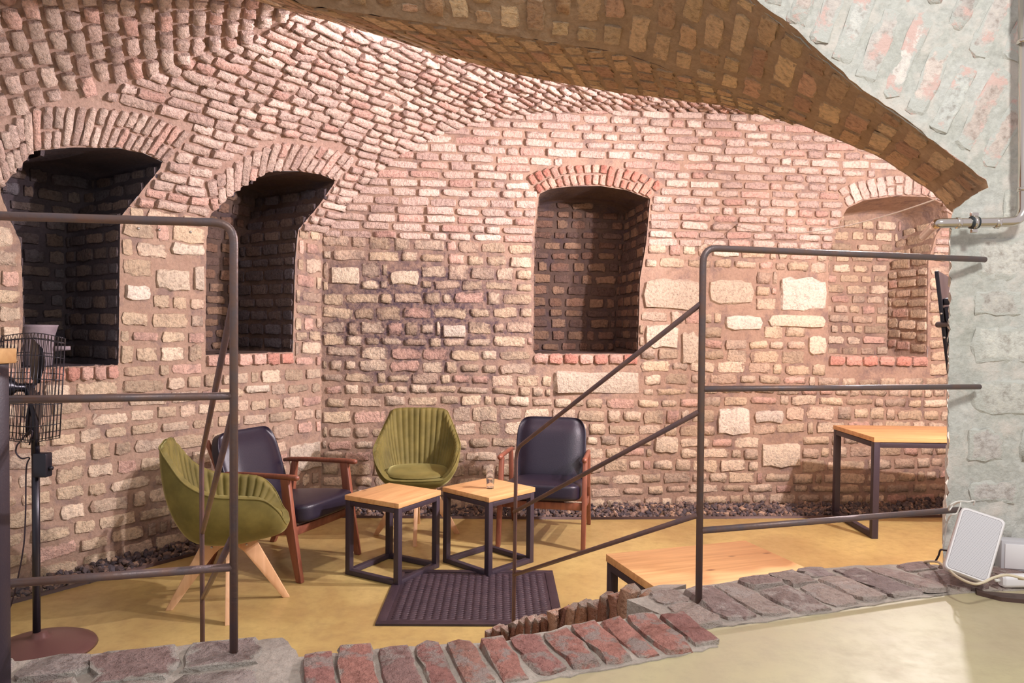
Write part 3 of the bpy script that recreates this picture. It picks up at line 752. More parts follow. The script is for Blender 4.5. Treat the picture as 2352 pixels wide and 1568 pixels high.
I4 = Matrix.Identity(4)
def T(x, y, z): return Matrix.Translation((x, y, z))

# steel edging along the gravel
ed = MB(); fe = [np.array([p[0], p[1], 0.004]) for p in floor_edge]
for a, b in zip(fe[:-1], fe[1:]):
    d = (b - a); l = np.linalg.norm(d); ang = math.atan2(d[1], d[0]); ed.box((l / 2, .006, -.03), (l, .006, .09), T(*a) @ Matrix.Rotation(ang, 4, 'Z'))
eo = ed.build('baseboard_back', M['edging'], None); eo['kind'] = 'structure'; eo['label'] = 'thin rusty steel edging between floor and gravel'

# gravel: chunky dark stones in the strip between edging and walls
def stone_mesh(i):
    r = np.random.RandomState(500 + i); bm = bmesh.new(); bmesh.ops.create_icosphere(bm, subdivisions=1, radius=.5)
    for v in bm.verts: v.co *= r.uniform(.72, 1.15)
    me = bpy.data.meshes.new('stone'); bm.to_mesh(me); bm.free(); return me
M['gravel'] = None
m, nt, b = nm('gravel_stone'); r_ = N(nt, 'ShaderNodeObjectInfo').outputs['Random']; geo = N(nt, 'ShaderNodeNewGeometry').outputs['Position']
at_ = N(nt, 'ShaderNodeAttribute', attribute_name='tone').outputs['Fac']
c = ramp(nt, math_(nt, 'FRACT', math_(nt, 'ADD', r_, at_)), [(0, srgb(88, 76, 76)), (.3, srgb(112, 94, 86)), (.55, srgb(72, 64, 68)), (.75, srgb(132, 108, 94)), (.92, srgb(170, 142, 118))], 'CONSTANT')
L(nt, mixc(nt, .6, c, ramp(nt, noise(nt, geo, 60, 3), [(.3, (.7, .7, .7)), (.7, (1.2, 1.2, 1.2))]), 'MULTIPLY'), b.inputs['Base Color']); b.inputs['Roughness'].default_value = .7; M['gravel'] = m
SM = [stone_mesh(i) for i in range(8)]
for me in SM: me.materials.append(M['gravel'])
def strip_pts(a, b, width_dir, w, n):
    out = []
    for _ in range(n):
        t, q = random.random(), random.random(); p = a + (b - a) * t + width_dir * w * q; out.append((p[0], p[1], -.035 + .05 * q + random.uniform(0, .02)))
    return out
gpts = strip_pts(np.array(gA), np.array(g2), np.array([-NL[0], -NL[1], 0]), .27, 1500)
bw = np.array([-.06, 1, 0])
for a, b2, w in ((g2, g3, .30), (g3, g4, .40), (g4, gE, .55)): gpts += strip_pts(a, b2, bw, w, int(np.linalg.norm(b2 - a) * 420 * w / .3))
gr = thing('gravel_bed', 'strip of dark broken gravel along the foot of the brick walls', 'gravel', (-.5, 5.8, -.06))
items = []
for p in gpts:
    s = random.uniform(.03, .058); A = Matrix.Translation(p) @ Matrix.Rotation(random.uniform(0, 6.28), 4, (random.random(), random.random(), random.random() + .1)) @ Matrix.Diagonal((s * random.uniform(.8, 1.4), s, s * random.uniform(.5, .9), 1))
    x, y, d = proj(np.array(p)); vis = (0 < x[0] < 2200 and 1150 < y[0] < 1400); items.append((s * s / d[0] ** 2 * (1 if vis else 0) * (1.5 if p[2] > 0 else 1), random.randrange(8), A))
items.sort(key=lambda t: -t[0]); off = T(.5, -5.8, .06)
for a_, i_, A in items[:300]:
    o = bpy.data.objects.new('stone', SM[i_]); COL.objects.link(o); o.parent = gr; o.matrix_basis = off @ A
VV, FF, TT = [], [], []; k = 0
sv = [np.array([v.co[:] for v in me.vertices]) for me in SM]; sf = [np.array([p.vertices[:] for p in me.polygons]) for me in SM]
for a_, i_, A in items[300:]:
    A = np.array(off @ A); VV.append(sv[i_] @ A[:3, :3].T + A[:3, 3]); FF.append(sf[i_] + k); TT.append(np.full(len(sv[i_]), random.random())); k += len(sv[i_])
me = pymesh('gravel', np.vstack(VV), np.vstack(FF), False); a_ = me.attributes.new('tone', 'FLOAT', 'POINT'); a_.data.foreach_set('value', np.concatenate(TT).astype(np.float32))
link('gravel', me, M['gravel'], gr, 'stuff')

# ------------------------------------------------------------------ upper level: floor, curbs, step edge, stairs
ZC = .744; ZU = .733
cb = lambda px, py: atz(px, py, ZC)
Lb = [cb(-600, 1556), cb(20, 1512), cb(240, 1493), cb(440, 1472), cb(650, 1456), cb(668, 1472), cb(686, 1500)]
Bb = [cb(686, 1500), cb(780, 1492), cb(900, 1478), cb(1060, 1470), cb(1170, 1463), cb(1300, 1430), cb(1440, 1413), cb(1500, 1400), cb(1560, 1412)]
Bf = [cb(686, 1660), cb(1000, 1605), cb(1180, 1566), cb(1400, 1525), cb(1540, 1500), cb(1650, 1476)]
Rb = [cb(1440, 1370), cb(1520, 1352), cb(1640, 1336), cb(1760, 1312), cb(1850, 1302), cb(1980, 1292), cb(2110, 1290), cb(2240, 1296), cb(2400, 1300)]
Rf = [cb(1510, 1400), cb(1600, 1437), cb(1750, 1420), cb(1900, 1398), cb(2060, 1372), cb(2230, 1352), cb(2400, 1345)]
def poly_slab(name, pts, z0, z1, mat, label, parent=None):
    V, Fc = slab([(p[0], p[1]) for p in pts], z0, z1); me = fixn(pymesh(name, V, Fc, False))
    return struct(name, me, mat, label) if parent is None else link(name, me, mat, parent)
fu = [Lb[0], Lb[1], cb(686, 1512), Bb[2], Bb[4], Bb[6], cb(1600, 1430)] + Rf[1:] + [np.array([3.6, 2.3, 0]), np.array([3.6, -1.5, 0]), np.array([-3.5, -1.5, 0])]
uf = poly_slab('floor_upper', [p - np.array([0, .03, 0]) if i < 7 else p for i, p in enumerate(fu)], .60, ZU, M['floor_up'], 'yellowish polished floor of the upper level in front')
def wall_rows(S, poly, c, ang, rowh, lr, gap, thick, ext=3.4, tilt=.03):
    ca, sa = math.cos(ang), math.sin(ang); out = []; r = -ext
    while r < ext:
        hh = rowh * random.uniform(.85, 1.12); s = -.9 + random.uniform(0, .1)
        us = np.arange(-.9, .9, .01); uu = c[0] + us * ca - (r + hh / 2) * sa; vv = c[1] + us * sa + (r + hh / 2) * ca
        ok = inpoly(uu, vv, poly); i = 0
        while i < len(us):
            if not ok[i]: i += 1; continue
            j = i
            while j < len(us) and ok[j]: j += 1
            a, b = us[i], us[j - 1]; i = j; x = a
            while b - x > .03:
                l = random.uniform(*lr)
                if x + l > b - .07: l = b - x
                m_ = x + l / 2; out.append(brick_at(S, c[0] + m_ * ca - (r + hh / 2) * sa, c[1] + m_ * sa + (r + hh / 2) * ca, l - gap, hh - gap, ang, thick * random.uniform(.7, 1.3), tilt)); x += l
        r += hh
    return out
SC_ = Surf(lambda u, v: np.stack(np.broadcast_arrays(u, v, ZC - .008 + 0 * np.asarray(u)), -1), 1)
AB = math.atan2(.95, -.31)                # across the curb
def curb(name, back, front, label, mat, rowh, lr, gap, thick=.012, mortar='curb_mortar', tilt=.03):
    rg = lambda c, k: [p + np.array([0, random.uniform(-.007, .007), 0]) * (0 < i < 39) for i, p in enumerate(resample(c, 40))]
    back = rg(back, 40); front = rg(front, 40)
    poly = list(back) + list(front)[::-1]; o = poly_slab(name, poly, .02, ZC - .008, M[mortar], label)
    p2 = np.array([(p[0], p[1]) for p in poly]); c = p2.mean(0)
    emit(o, wall_rows(SC_, p2, c, AB, rowh, lr, gap, thick, tilt=tilt), M[mat]); return o
Lf = [cb(-600, 1900), cb(0, 1760), cb(686, 1660)]
cl = curb('trim_3', Lb, Lf, 'worn grey plastered stone curb at the lower left', 'curb_grey', .17, (.18, .34), .008, .014)
cm = curb('trim_4', Bb, Bf, 'worn red brick step edge across the stair opening', 'curb_red', .084, (.26, .4), .009, .014, tilt=.04)
cr = curb('trim_5', Rb, Rf, 'worn brown stone curb running to the pier on the right', 'curb_grey2', .12, (.16, .34), .004, .012, tilt=.03)
# brick cheek of the stair, descending
ck = [(1500, 1368, 2.12), (1440, 1368, 2.18), (1380, 1385, 2.28), (1300, 1408, 2.42), (1240, 1425, 2.55), (1180, 1440, 2.68), (1118, 1462, 2.82)]
ckp = resample([at(*p) for p in ck], 60); bot = ckp.copy(); bot[:, 2] = -.02
dir_ = np.array([.75, .62, 0]); dir_ /= np.linalg.norm(dir_); bk = ckp + dir_ * .16; bk2 = bot + dir_ * .16; k = 60
V = np.vstack([ckp, bk, bk2, bot]); Fc = []
for i in range(k - 1):
    Fc += [(i, i + 1, k + i + 1, k + i), (k + i, k + i + 1, 2 * k + i + 1, 2 * k + i), (3 * k + i, 3 * k + i + 1, i + 1, i)]
Fc += [(0, k, 2 * k, 3 * k), (k - 1, 2 * k - 1, 3 * k - 1, 4 * k - 1)]
cko = struct('trim_6', fixn(pymesh('cheek', V, Fc, False)), M['curb_mortar'], 'sloping stack of upright thin bricks beside the stair')
ckb = []; s = 0; sl = np.r_[0, np.cumsum(np.linalg.norm(np.diff(ckp, axis=0), axis=1))]
while s < sl[-1] - .02:
    w = random.uniform(.042, .066); q = [np.interp(s + w / 2, sl, ckp[:, c]) for c in range(3)]; q2 = [np.interp(min(sl[-1], s + w / 2 + .02), sl, ckp[:, c]) for c in range(3)]
    tdir = np.array(q2) - np.array(q); tdir[2] = 0; tdir /= np.linalg.norm(tdir); nrm = np.cross([0, 0, 1.], tdir)
    if nrm[1] > 0: nrm = -nrm
    h = random.uniform(.22, .25); y = np.array([0, 0, 1.]) + tdir * random.uniform(-.06, .06); y /= np.linalg.norm(y); x = np.cross(nrm, y)
    A = np.eye(4); A[:3, 0] = y * (h + .02); A[:3, 1] = np.cross(nrm, y) * (w - .004); A[:3, 2] = nrm * .03; A[:3, 3] = np.array(q) + [0, 0, -h / 2 + .012 + random.uniform(-.006, .008)]
    ckb.append((A, random.randrange(12), random.random())); s += w
emit(cko, ckb, M['cheek'])
# stair steps between the cheeks
sd = np.array([-.33, .944]); sw = np.array([.944, .33]); o0 = np.array([-.52, 1.84])
for i in range(3):
    z = (.50, .30, .12)[i]; a = o0 + sd * .23 * i; b = a + sd * .235; c_ = b + sw * (.95 - .10 * i); d = a + sw * (.95 - .10 * i)
    poly_slab('step', [a, d, c_, b], .001, z, M['floor'], None, uf)

# ------------------------------------------------------------------ railings
def bend(pts, r, n=8):
    """round the inner corners of a polyline"""
    P = [np.array(p, float) for p in pts]; out = [P[0]]
    for i in range(1, len(P) - 1):
        a, b, c = P[i - 1], P[i], P[i + 1]; u = (a - b) / np.linalg.norm(a - b); v = (c - b) / np.linalg.norm(c - b)
        for t in np.linspace(0, 1, n): out.append((1 - t) ** 2 * (b + u * r) + 2 * t * (1 - t) * b + t * t * (b + v * r))
    out.append(P[-1]); return np.array(out)
def railing(name, label, base, r1=.0092):
    return thing(name, label, 'railing', base)
def seg(mb, base, pts, r, **k): mb.tube([np.array(p) - np.array(base) for p in pts], r, 12, **k)
# right railing
pb_ = atz(1605, 1378, ZC); Dp = pb_[1]
zt, zm, zl = at(1615, 569, Dp)[2], at(1615, 893, Dp)[2], at(1612, 1218, Dp)[2]
rr = thing('steel_railing', 'dark steel tube railing fixed to the pale plastered pier on the right', 'railing', pb_)
def rail_end(px, py, kk): 
    D = Dp + .301 * kk; return at(px, py, D)
e1 = at(2262, 596, 2.365); e2 = at(2250, 888, 2.362); e3 = at(2205, 1170, 2.33)
sub = lambda p: np.array(p) - pb_
ptop = np.array([at(1615, 569, Dp)[0], Dp, zt])
MB().tube([sub(p) for p in bend([pb_ - [0, 0, .02], (ptop[0], Dp, zt), e1], .045)], .0095, 14).build('top_tube', M['steel'], rr)
MB().tube([sub((at(1615, 893, Dp)[0], Dp, zm)), sub(e2)], .0085, 12).build('rail', M['steel'], rr)
MB().tube([sub((at(1610, 1218, Dp)[0], Dp, zl)), sub(e3)], .0095, 12).build('rail', M['steel'], rr)
q1, q2, q3 = at(1610, 697, Dp), at(1607, 945, Dp), at(1604, 1182, Dp)
DS = 2.95; w1, w2, w3 = at(1186, 1030, DS), at(1181, 1175, DS), at(1180, 1320, DS); wf_ = np.array([w3[0], DS, -0.0])
MB().tube([sub(p) for p in bend([q1, w1, (w3[0], DS, .0)], .05)], .0078, 12).build('stair_handrail', M['steel2'], rr)
MB().tube([sub(q2), sub(w2)], .0078, 12).build('stair_rail', M['steel2'], rr); MB().tube([sub(q3), sub(w3)], .0078, 12).build('stair_rail', M['steel2'], rr)
# left railing
lb_ = atz(537, 1499, ZC); Dl = lb_[1]
rl = thing('steel_railing', 'dark steel tube railing standing on the grey curb at the left edge', 'railing', lb_)
sub2 = lambda p: np.array(p) - lb_
xt = at(537, 512, Dl)
D0 = Dl - .15
MB().tube([sub2(p) for p in bend([lb_ - [0, 0, .02], (xt[0], Dl, xt[2]), at(-180, 490, Dl - .20)], .045)], .0095, 14).build('top_tube', M['steel'], rl)
MB().tube([sub2(at(535, 909, Dl)), sub2(at(-180, 921, Dl - .20))], .0088, 12).build('rail', M['steel'], rl)
MB().tube([sub2(at(535, 1302, Dl)), sub2(at(-180, 1354, Dl - .20))], .0095, 12).build('rail', M['steel'], rl)
DS2 = 2.6; a1, a2, a3 = at(463, 1049, DS2), at(465, 1222, DS2), at(466, 1373, DS2)
MB().tube([sub2(p) for p in bend([at(536, 690, Dl), a1, (a3[0], DS2, 0)], .05)], .0085, 12).build('stair_handrail', M['steel2'], rl)
MB().tube([sub2(at(533, 955, Dl)), sub2(a2)], .0085, 12).build('stair_rail', M['steel2'], rl); MB().tube([sub2(at(533, 1236, Dl)), sub2(a3)], .0085, 12).build('stair_rail', M['steel2'], rl)

# ------------------------------------------------------------------ tables: oak top on a black box frame
def frame_table(name, label, cat, w, d, h, loc, rz, bar=.036, top=.03, base_full=True, group=None, edge_mat='oak_edge'):
    t = thing(name, label, cat, loc, rz, group)
    tp = MB().box((0, 0, h - top / 2), (w, d, top)).build('tabletop', M['oak'], t, .0025)
    for sx in (-1, 1):
        for sy in (-1, 1):
            MB().box((sx * (w / 2 - bar / 2 - .004), sy * (d / 2 - bar / 2 - .004), (h - top) / 2), (bar, bar, h - top)).build('leg', M['frame'], t, .002)
    hh = h - top - bar / 2
    for z in ((hh, bar / 2) if base_full else (hh,)):
        for sy in (-1, 1): MB().box((0, sy * (d / 2 - bar / 2 - .004), z), (w - 2 * bar - .008, bar * .999, bar * .8)).build('crossbar', M['frame'], t, .002)
        for sx in (-1, 1): MB().box((sx * (w / 2 - bar / 2 - .004), 0, z), (bar * .999, d - 2 * bar - .008, bar * .8)).build('crossbar', M['frame'], t, .002)
    if not base_full:
        for sx in (-1, 1): MB().box((sx * (w / 2 - bar / 2 - .004), 0, bar / 2), (bar * .999, d - 2 * bar - .008, bar * .9)).build('crossbar', M['frame'], t, .002)
    return t
HT = .49
def quad_centre(pts, z):
    P = np.array([atz(a, b, z) for a, b in pts]); return P.mean(0), P
c1, P1 = quad_centre([(800, 1138), (878, 1105), (1013, 1127), (925, 1157)], HT)
c2, P2 = quad_centre([(1024, 1112), (1115, 1095), (1234, 1115), (1129, 1145)], HT)
print('T1', c1, [np.linalg.norm(P1[i] - P1[(i + 1) % 4]) for i in range(4)]); print('T2', c2, [np.linalg.norm(P2[i] - P2[(i + 1) % 4]) for i in range(4)])
frame_table('side_table', 'square oak topped side table on the left of the pair, empty top', 'table', .42, .42, HT, (c1[0], c1[1], 0), R(60), group='pair of cube side tables')
frame_table('side_table', 'square oak topped side table with a water glass on it', 'table', .425, .425, HT, (c2[0] - .005, c2[1] - .03, 0), R(47), group='pair of cube side tables')
ct = [atz(1396, 1272, .45), atz(1716, 1241, .45), atz(1876, 1316, .45)]
ex = ct[1] - ct[0]; ey = ct[2] - ct[1]; cc = (ct[0] + ct[2]) / 2; print('CT', np.linalg.norm(ex), np.linalg.norm(ey), cc)
frame_table('coffee_table', 'low oak coffee table with black frame just behind the brown stone curb', 'table', float(np.linalg.norm(ex)), .52, .45, (cc[0], cc[1], 0), math.atan2(ex[1], ex[0]), .04, .035, False)
dt0, dt1 = atz(2003, 1005, .75), atz(1930, 968, .75); print('DT', dt0, dt1)
frame_table('dining_table', 'tall oak dining table with black steel frame partly hidden by the pier', 'table', 1.5, .70, .75, (dt0[0] + .75 + .03, dt0[1] + .355, 0), R(-1.0), .045, .035, False)
# table leg at the left border of the picture, upper level
lt = at(4, 800, 1.42)
frame_table('dining_table', 'oak table with dark steel leg cut off by the left edge', 'table', .8, .7, .735, (lt[0] - .4, 1.50 + .33, ZU - .0), R(1.5), .036, .035, False) if False else None
bt = thing('dining_table', 'wooden table corner with dark steel leg cut off at the left edge', 'table', (lt[0] - .35, 1.50, ZU))
hT = lt[2] - ZU
MB().box((0, 0, hT - .015), (.70, .60, .03)).build('tabletop', M['oak'], bt, .003)
for sx in (-1, 1):
    for sy in (-1, 1):
        MB().box((sx * .325, sy * .27, (hT - .03) / 2), (.035, .035, hT - .03)).build('leg', M['frame'], bt, .002)
bt.location = (lt[0] - .35 + .010, 1.42 - .27, ZU)

# water glass
g = atz(1126, 1121, HT)
wg = thing('water_glass', 'clear tumbler half full of water on the right side table', 'glass', (g[0], g[1], HT))
MB().lathe([(.022, .0), (.0235, .001), (.031, .122), (.0318, .124), (.030, .124), (.0228, .010), (.0005, .008)], 40).build('tumbler', M['glass'], wg, 0, False)
MB().lathe([(.0005, .0085), (.0222, .0105), (.0252, .062), (.0005, .062)], 40).build('water', M['water'], wg, 0, False)

# ------------------------------------------------------------------ olive velvet shell chair (faces +y)
def catmull(pts, n, closed=True):
    P = np.array(pts, float); k = len(P); out = []
    for i in range(k if closed else k - 1):
        p0, p1, p2, p3 = P[(i - 1) % k], P[i], P[(i + 1) % k], P[(i + 2) % k]
        for t in np.linspace(0, 1, n, endpoint=False):
            out.append(.5 * ((2 * p1) + (-p0 + p2) * t + (2 * p0 - 5 * p1 + 4 * p2 - p3) * t * t + (-p0 + 3 * p1 - 3 * p2 + p3) * t ** 3))
    return np.array(out)
def shell_chair(label, loc, rz, group):
    t = thing('shell_chair', label, 'chair', loc, rz, group)
    half = [(0, -.33, .885), (.12, -.33, .885), (.205, -.315, .875), (.235, -.285, .83), (.285, -.20, .72), (.312, -.08, .655), (.312, .06, .635), (.300, .17, .615), (.272, .240, .55), (.20, .285, .462), (.10, .305, .452)]
    loop = half + [(0, .308, .450)] + [(-x, y, z) for x, y, z in half[1:]][::-1]
    rim = resample(np.vstack([catmull(loop, 8), catmull(loop, 8)[:1]]), 385)[:-1]; n = len(rim)
    ang = np.arctan2(rim[:, 0], -rim[:, 1]); base = np.stack([.19 * np.sin(ang), -.19 * np.cos(ang) - .0, np.full(n, .372)], 1)
    def loft(a, b, ks, fx, fz, rib=0, inset=0):
        rows = []
        for s in ks:
            h = fx(s); z = fz(s); P = a * (1 - h) + b * h; P[:, 2] = a[:, 2] * (1 - z) + b[:, 2] * z
            rows.append(P)
        return rows
    ks = np.linspace(0, 1, 16)
    outer = loft(base, rim, ks, lambda s: 1 - (1 - s) ** 2.1, lambda s: s ** 1.25)
    V = np.vstack(outer); Fc = [(r * n + i, r * n + (i + 1) % n, (r + 1) * n + (i + 1) % n, (r + 1) * n + i) for r in range(15) for i in range(n)] + [tuple(range(n))[::-1]]
    me = fixn(pymesh('shell', V, Fc)); link('shell', me, M['velvet'], t)
    # inner padding with stitched channels
    c = np.array([0, -.02, 0]); inn = rim.copy(); rad = inn[:, :2] - c[:2]; rl_ = np.linalg.norm(rad, axis=1, keepdims=True); low = np.clip((rim[:, 2] - .46) / .12, 0, 1)[:, None]
    bi = np.stack([.245 * np.sin(ang), -.215 * np.cos(ang) + .0, np.full(n, .455)], 1)
    rim2 = rim.copy(); rim2[:, :2] -= rad / rl_ * .035 * low; rim2[:, 2] += .006
    sarc = np.r_[0, np.cumsum(np.linalg.norm(np.diff(rim, axis=0), axis=1))]; sarc -= sarc[0]
    rows = []; tot = sarc[-1] + .02; nch = 50
    for s in np.linspace(0, 1, 14):
        P = rim * 1.0
        if s < .12: w = s / .12; P = rim * (1 - w) + rim2 * w; P[:, 2] += .012 * math.sin(math.pi * w) * low[:, 0] 
        else:
            w = (s - .12) / .88; h = w ** 1.5; P = rim2 * (1 - h) + bi * h; P[:, 2] = rim2[:, 2] * (1 - w) + bi[:, 2] * w
        g_ = np.abs(np.sin(math.pi * nch * np.arange(n) / n)) ** .55; amp = .011 * (1 if s > .06 else 0) * low[:, 0]
        P[:, :2] -= rad / rl_ * ((g_ - .7) * amp)[:, None]
        rows.append(P)
    V = np.vstack(rows); Fc = [(r * n + i, r * n + (i + 1) % n, (r + 1) * n + (i + 1) % n, (r + 1) * n + i) for r in range(13) for i in range(n)] + [tuple(range(13 * n, 14 * n))]
    me = fixn(pymesh('channel_padding', V, Fc)); link('channel_padding', me, M['velvet'], t)
    # seat cushion
    a = np.linspace(0, 2 * math.pi, 49)[:-1]; sx = np.sign(np.cos(a)) * np.abs(np.cos(a)) ** .75 * .222; sy = np.sign(np.sin(a)) * np.abs(np.sin(a)) ** .75 * .235 + .045
    V = []; Fc = []
    for j, (k_, z) in enumerate([(.94, .44), (1.0, .455), (1.0, .472), (.96, .487), (.8, .496), (.5, .499), (.2, .500)]):
        for i in range(48): V.append((sx[i] * k_, .045 + (sy[i] - .045) * k_, z - .012 * max(0, sy[i]) / .28))
    for j in range(6):
        for i in range(48): Fc.append((j * 48 + i, j * 48 + (i + 1) % 48, (j + 1) * 48 + (i + 1) % 48, (j + 1) * 48 + i))
    Fc += [tuple(range(48))[::-1], tuple(range(6 * 48, 7 * 48))]
    sc = link('seat_cushion', fixn(pymesh('seat_cushion', V, Fc)), M['velvet'], t)
    MB().tube([(sx[i] * 1.0, sy[i], .478 - .012 * max(0, sy[i]) / .28) for i in range(48)], .0035, 6, closed=True).build('piping', M['velvet'], sc)
    MB().tube(rim[::2] + [0, 0, .003], .0045, 6, closed=True).build('piping', M['velvet'], t)
    MB().lathe([(.07, .352), (.075, .376)], 20).build('swivel_plate', M['frame'], t)
    for q in range(4):
        rot = Matrix.Rotation(q * math.pi / 2, 4, 'Z')
        lg = MB().prism([(.015, .370), (.015, .318), (.045, .308), (.075, .280), (.280, 0), (.315, 0), (.122, .370)], .026, rot).build('leg', M['beech'], t, .003)
        for (y, z) in ((.05, .347), (.088, .318)):
            for sx_ in (-1, 1):
                MB().lathe([(.006, -.001), (.006, .002), (.003, .003)], 12, rot @ T(sx_ * .0135, y, z) @ Matrix.Rotation(sx_ * math.pi / 2, 4, 'Y')).build('screw', M['screw'], lg)
    return t
g1_ = np.mean([atz(390, 1400, 0), atz(657, 1370, 0), atz(550, 1425, 0), atz(505, 1350, 0)], 0)
g2_ = np.mean([atz(970, 1253, 0), atz(945, 1203, 0), atz(862, 1228, 0), atz(1052, 1224, 0)], 0); print('chairs', g1_, g2_)
ch1 = shell_chair('olive green velvet shell chair seen from its side, nearest on the left', (g1_[0], g1_[1], 0), R(20 - 90), 'olive velvet shell chairs')
dup(ch1, (g2_[0], g2_[1], 0), R(180 + 5), 'olive green velvet shell chair facing the camera between the two armchairs')

# ------------------------------------------------------------------ armchairs (face +y)
def cushion(name, w, d, h, mtx, parent, mat, puff=.012, bev=.03):
    bm = bmesh.new(); bmesh.ops.create_cube(bm, size=1, matrix=Matrix.Diagonal((w, d, h, 1)))
    bmesh.ops.subdivide_edges(bm, edges=bm.edges[:], cuts=5, use_grid_fill=True)
    for v in bm.verts:
        x, y, z = v.co; a, b, c = abs(x) / (w / 2), abs(y) / (d / 2), abs(z) / (h / 2)
        # round the corners of the box, puff the faces
        v.co.x -= math.copysign(bev * .8 * max(0, (c - .6) / .4) ** 2 * (1 if a > .99 else 0), x); v.co.y -= math.copysign(bev * .8 * max(0, (c - .6) / .4) ** 2 * (1 if b > .99 else 0), y)
        if c > .99: v.co.z += math.copysign(puff * (1 - a ** 2) * (1 - b ** 2) * 1.6, z)
        if c > .99 and (a > .99 or b > .99): v.co.z -= math.copysign(bev * .35, z)
        k = max(0, min(a, b) - .8) / .2
        if k > 0: v.co.x -= math.copysign(bev * .7 * k * k, x); v.co.y -= math.copysign(bev * .7 * k * k, y)
    me = bpy.data.meshes.new(name); bm.transform(mtx); bm.to_mesh(me); bm.free(); me.polygons.foreach_set('use_smooth', [True] * len(me.polygons))
    o = link(name, me, mat, parent); md = o.modifiers.new('sub', 'SUBSURF'); md.levels = 1; md.render_levels = 2; return o
def armchair(label, loc, rz, group):
    t = thing('armchair', label, 'armchair', loc, rz, group); W = .295
    tilt = math.radians(6)
    sc = cushion('seat_cushion', .54, .60, .135, T(0, .03, .365) @ Matrix.Rotation(tilt, 4, 'X'), t, M['leather'])
    bc = cushion('back_cushion', .54, .11, .56, T(0, -.315, .56) @ Matrix.Rotation(math.radians(19), 4, 'X') @ T(0, 0, 0), t, M['leather'], .0, .045)
    for s in (-1, 1):
        x = s * W
        MB().prism([(.175, .605), (.235, .605), (.275, .34), (.335, 0), (.295, 0), (.215, .30)], .032, T(x, 0, 0)).build('front_leg', M['walnut'], t, .005)
        MB().prism([(-.225, .585), (-.185, .585), (-.215, .33), (-.375, 0), (-.415, 0), (-.275, .33)], .032, T(x, 0, 0)).build('rear_leg', M['walnut'], t, .005)
        MB().prism([(.26, .325), (.25, .275), (-.24, .205), (-.26, .255)], .024, T(x - s * .004, 0, 0)).build('side_rail', M['walnut'], t, .003)
        arm = [(x, -.30, .585), (x, -.24, .596), (x, -.10, .606), (x, .10, .614), (x, .22, .618), (x, .285, .618), (x, .30, .618)]
        MB().tube(arm, [.012, .016, .0165, .0165, .0175, .018, .011], 12).build('armrest', M['walnut'], t)
        o = t.children[-1]
        MB().prism([(-.20, .33), (-.165, .33), (-.40, .80 - .02), (-.43, .78)], .024, T(s * .22, -.07, 0)).build('back_post', M['walnut'], t, .003)
    MB().prism([(.245, .318), (.27, .318), (.262, .265), (.237, .265)], 2 * W - .02).build('front_rail', M['walnut'], t, .003)
    MB().prism([(-.255, .26), (-.23, .26), (-.238, .21), (-.263, .21)], 2 * W - .02).build('rear_rail', M['walnut'], t, .003)
    return t
fL_, fR_ = atz(695, 1335, 0), atz(818, 1275, 0); bR = atz(598, 1248, 0)
ac1 = (fL_ + fR_) / 2; facing1 = math.atan2(-.38, .925); print('A1', fL_, fR_, bR)
a1c = ac1[:2] - np.array([math.cos(facing1), math.sin(facing1)]) * .315
A1 = armchair('black leather armchair with wooden arms on the left, turned towards the side tables', (a1c[0], a1c[1], 0), facing1 - math.pi / 2, 'black leather wooden armchairs')
p1, p2 = atz(1142, 1263, 0), atz(1341, 1268, 0); m_ = (p1 + p2) / 2; fa = math.atan2(-.985, -.16); print('A2', p1, p2)
dup(A1, (m_[0] - math.cos(fa) * .315, m_[1] - math.sin(fa) * .315 + .05, 0), fa - math.pi / 2, 'black leather armchair with wooden arms against the back wall under the middle niche')

# ------------------------------------------------------------------ rubber mat with embossed wave relief
mt = thing('door_mat', 'dark patterned rubber mat on the floor in front of the side tables', 'mat', (-.205, 4.02, 0), R(1))
MB().box((0, 0, .004), (.96, .83, .008)).build('backing', M['mat'], mt, .002)
for (cx, cy, w, h) in ((0, .395, .96, .04), (0, -.395, .96, .04), (-.455, 0, .05, .75), (.455, 0, .05, .75)):
    MB().box((cx, cy, .0095), (w, h, .005)).build('border', M['mat'], mt, .0015)
wv = MB()
for i in range(20):
    for j in range(24):
        x = -.41 + .82 * (i + .5) / 20; y = -.36 + .72 * (j + .5 + (.5 if i % 2 else 0)) / 24.5
        s_ = 1 if i % 2 else -1
        wv.add([(x - .022, y - .001, .008), (x, y - .014, .008), (x + .022, y - .001, .008), (x - .020, y + .008, .008), (x, y + .001, .008), (x + .020, y + .008, .008), (x - .018, y + .004, .013), (x, y - .006, .017), (x + .018, y + .004, .013)],
               [(0, 1, 7, 6), (1, 2, 8, 7), (6, 7, 4, 3), (7, 8, 5, 4), (0, 6, 3), (2, 5, 8)])
o = wv.build('wave_relief', M['mat'], mt); o['kind'] = 'stuff'

# ------------------------------------------------------------------ standing fan
fb_ = atz(92, 1492, 0); fan = thing('pedestal_fan', 'black pedestal fan seen edge-on in front of the left niche', 'fan', (fb_[0], fb_[1], 0))
Df = fb_[1]; zc = at(85, 890, Df)[2]; print('fan', fb_, zc)
MB().lathe([(.001, .085), (.03, .083), (.036, .066), (.06, .060), (.13, .048), (.195, .028), (.228, .012), (.235, 0)][::-1], 40).build('base', M['fan_base'], fan)
zb = at(85, 1035, Df)[2]
MB().tube([(-.015, 0, .03), (-.015, 0, zb + .02)], .0165, 16).build('pole', M['fan'], fan)
MB().tube([(-.015, 0, zb - .02), (-.018, 0, zb + .15), (-.03, 0, zc - .05), (-.05, 0, zc)], [.018, .014, .02, .02], 12).build('neck', M['fan'], fan)
MB().box((.03, -.02, zb - .06), (.062, .05, .11)).build('control_box', M['fan'], fan, .006)
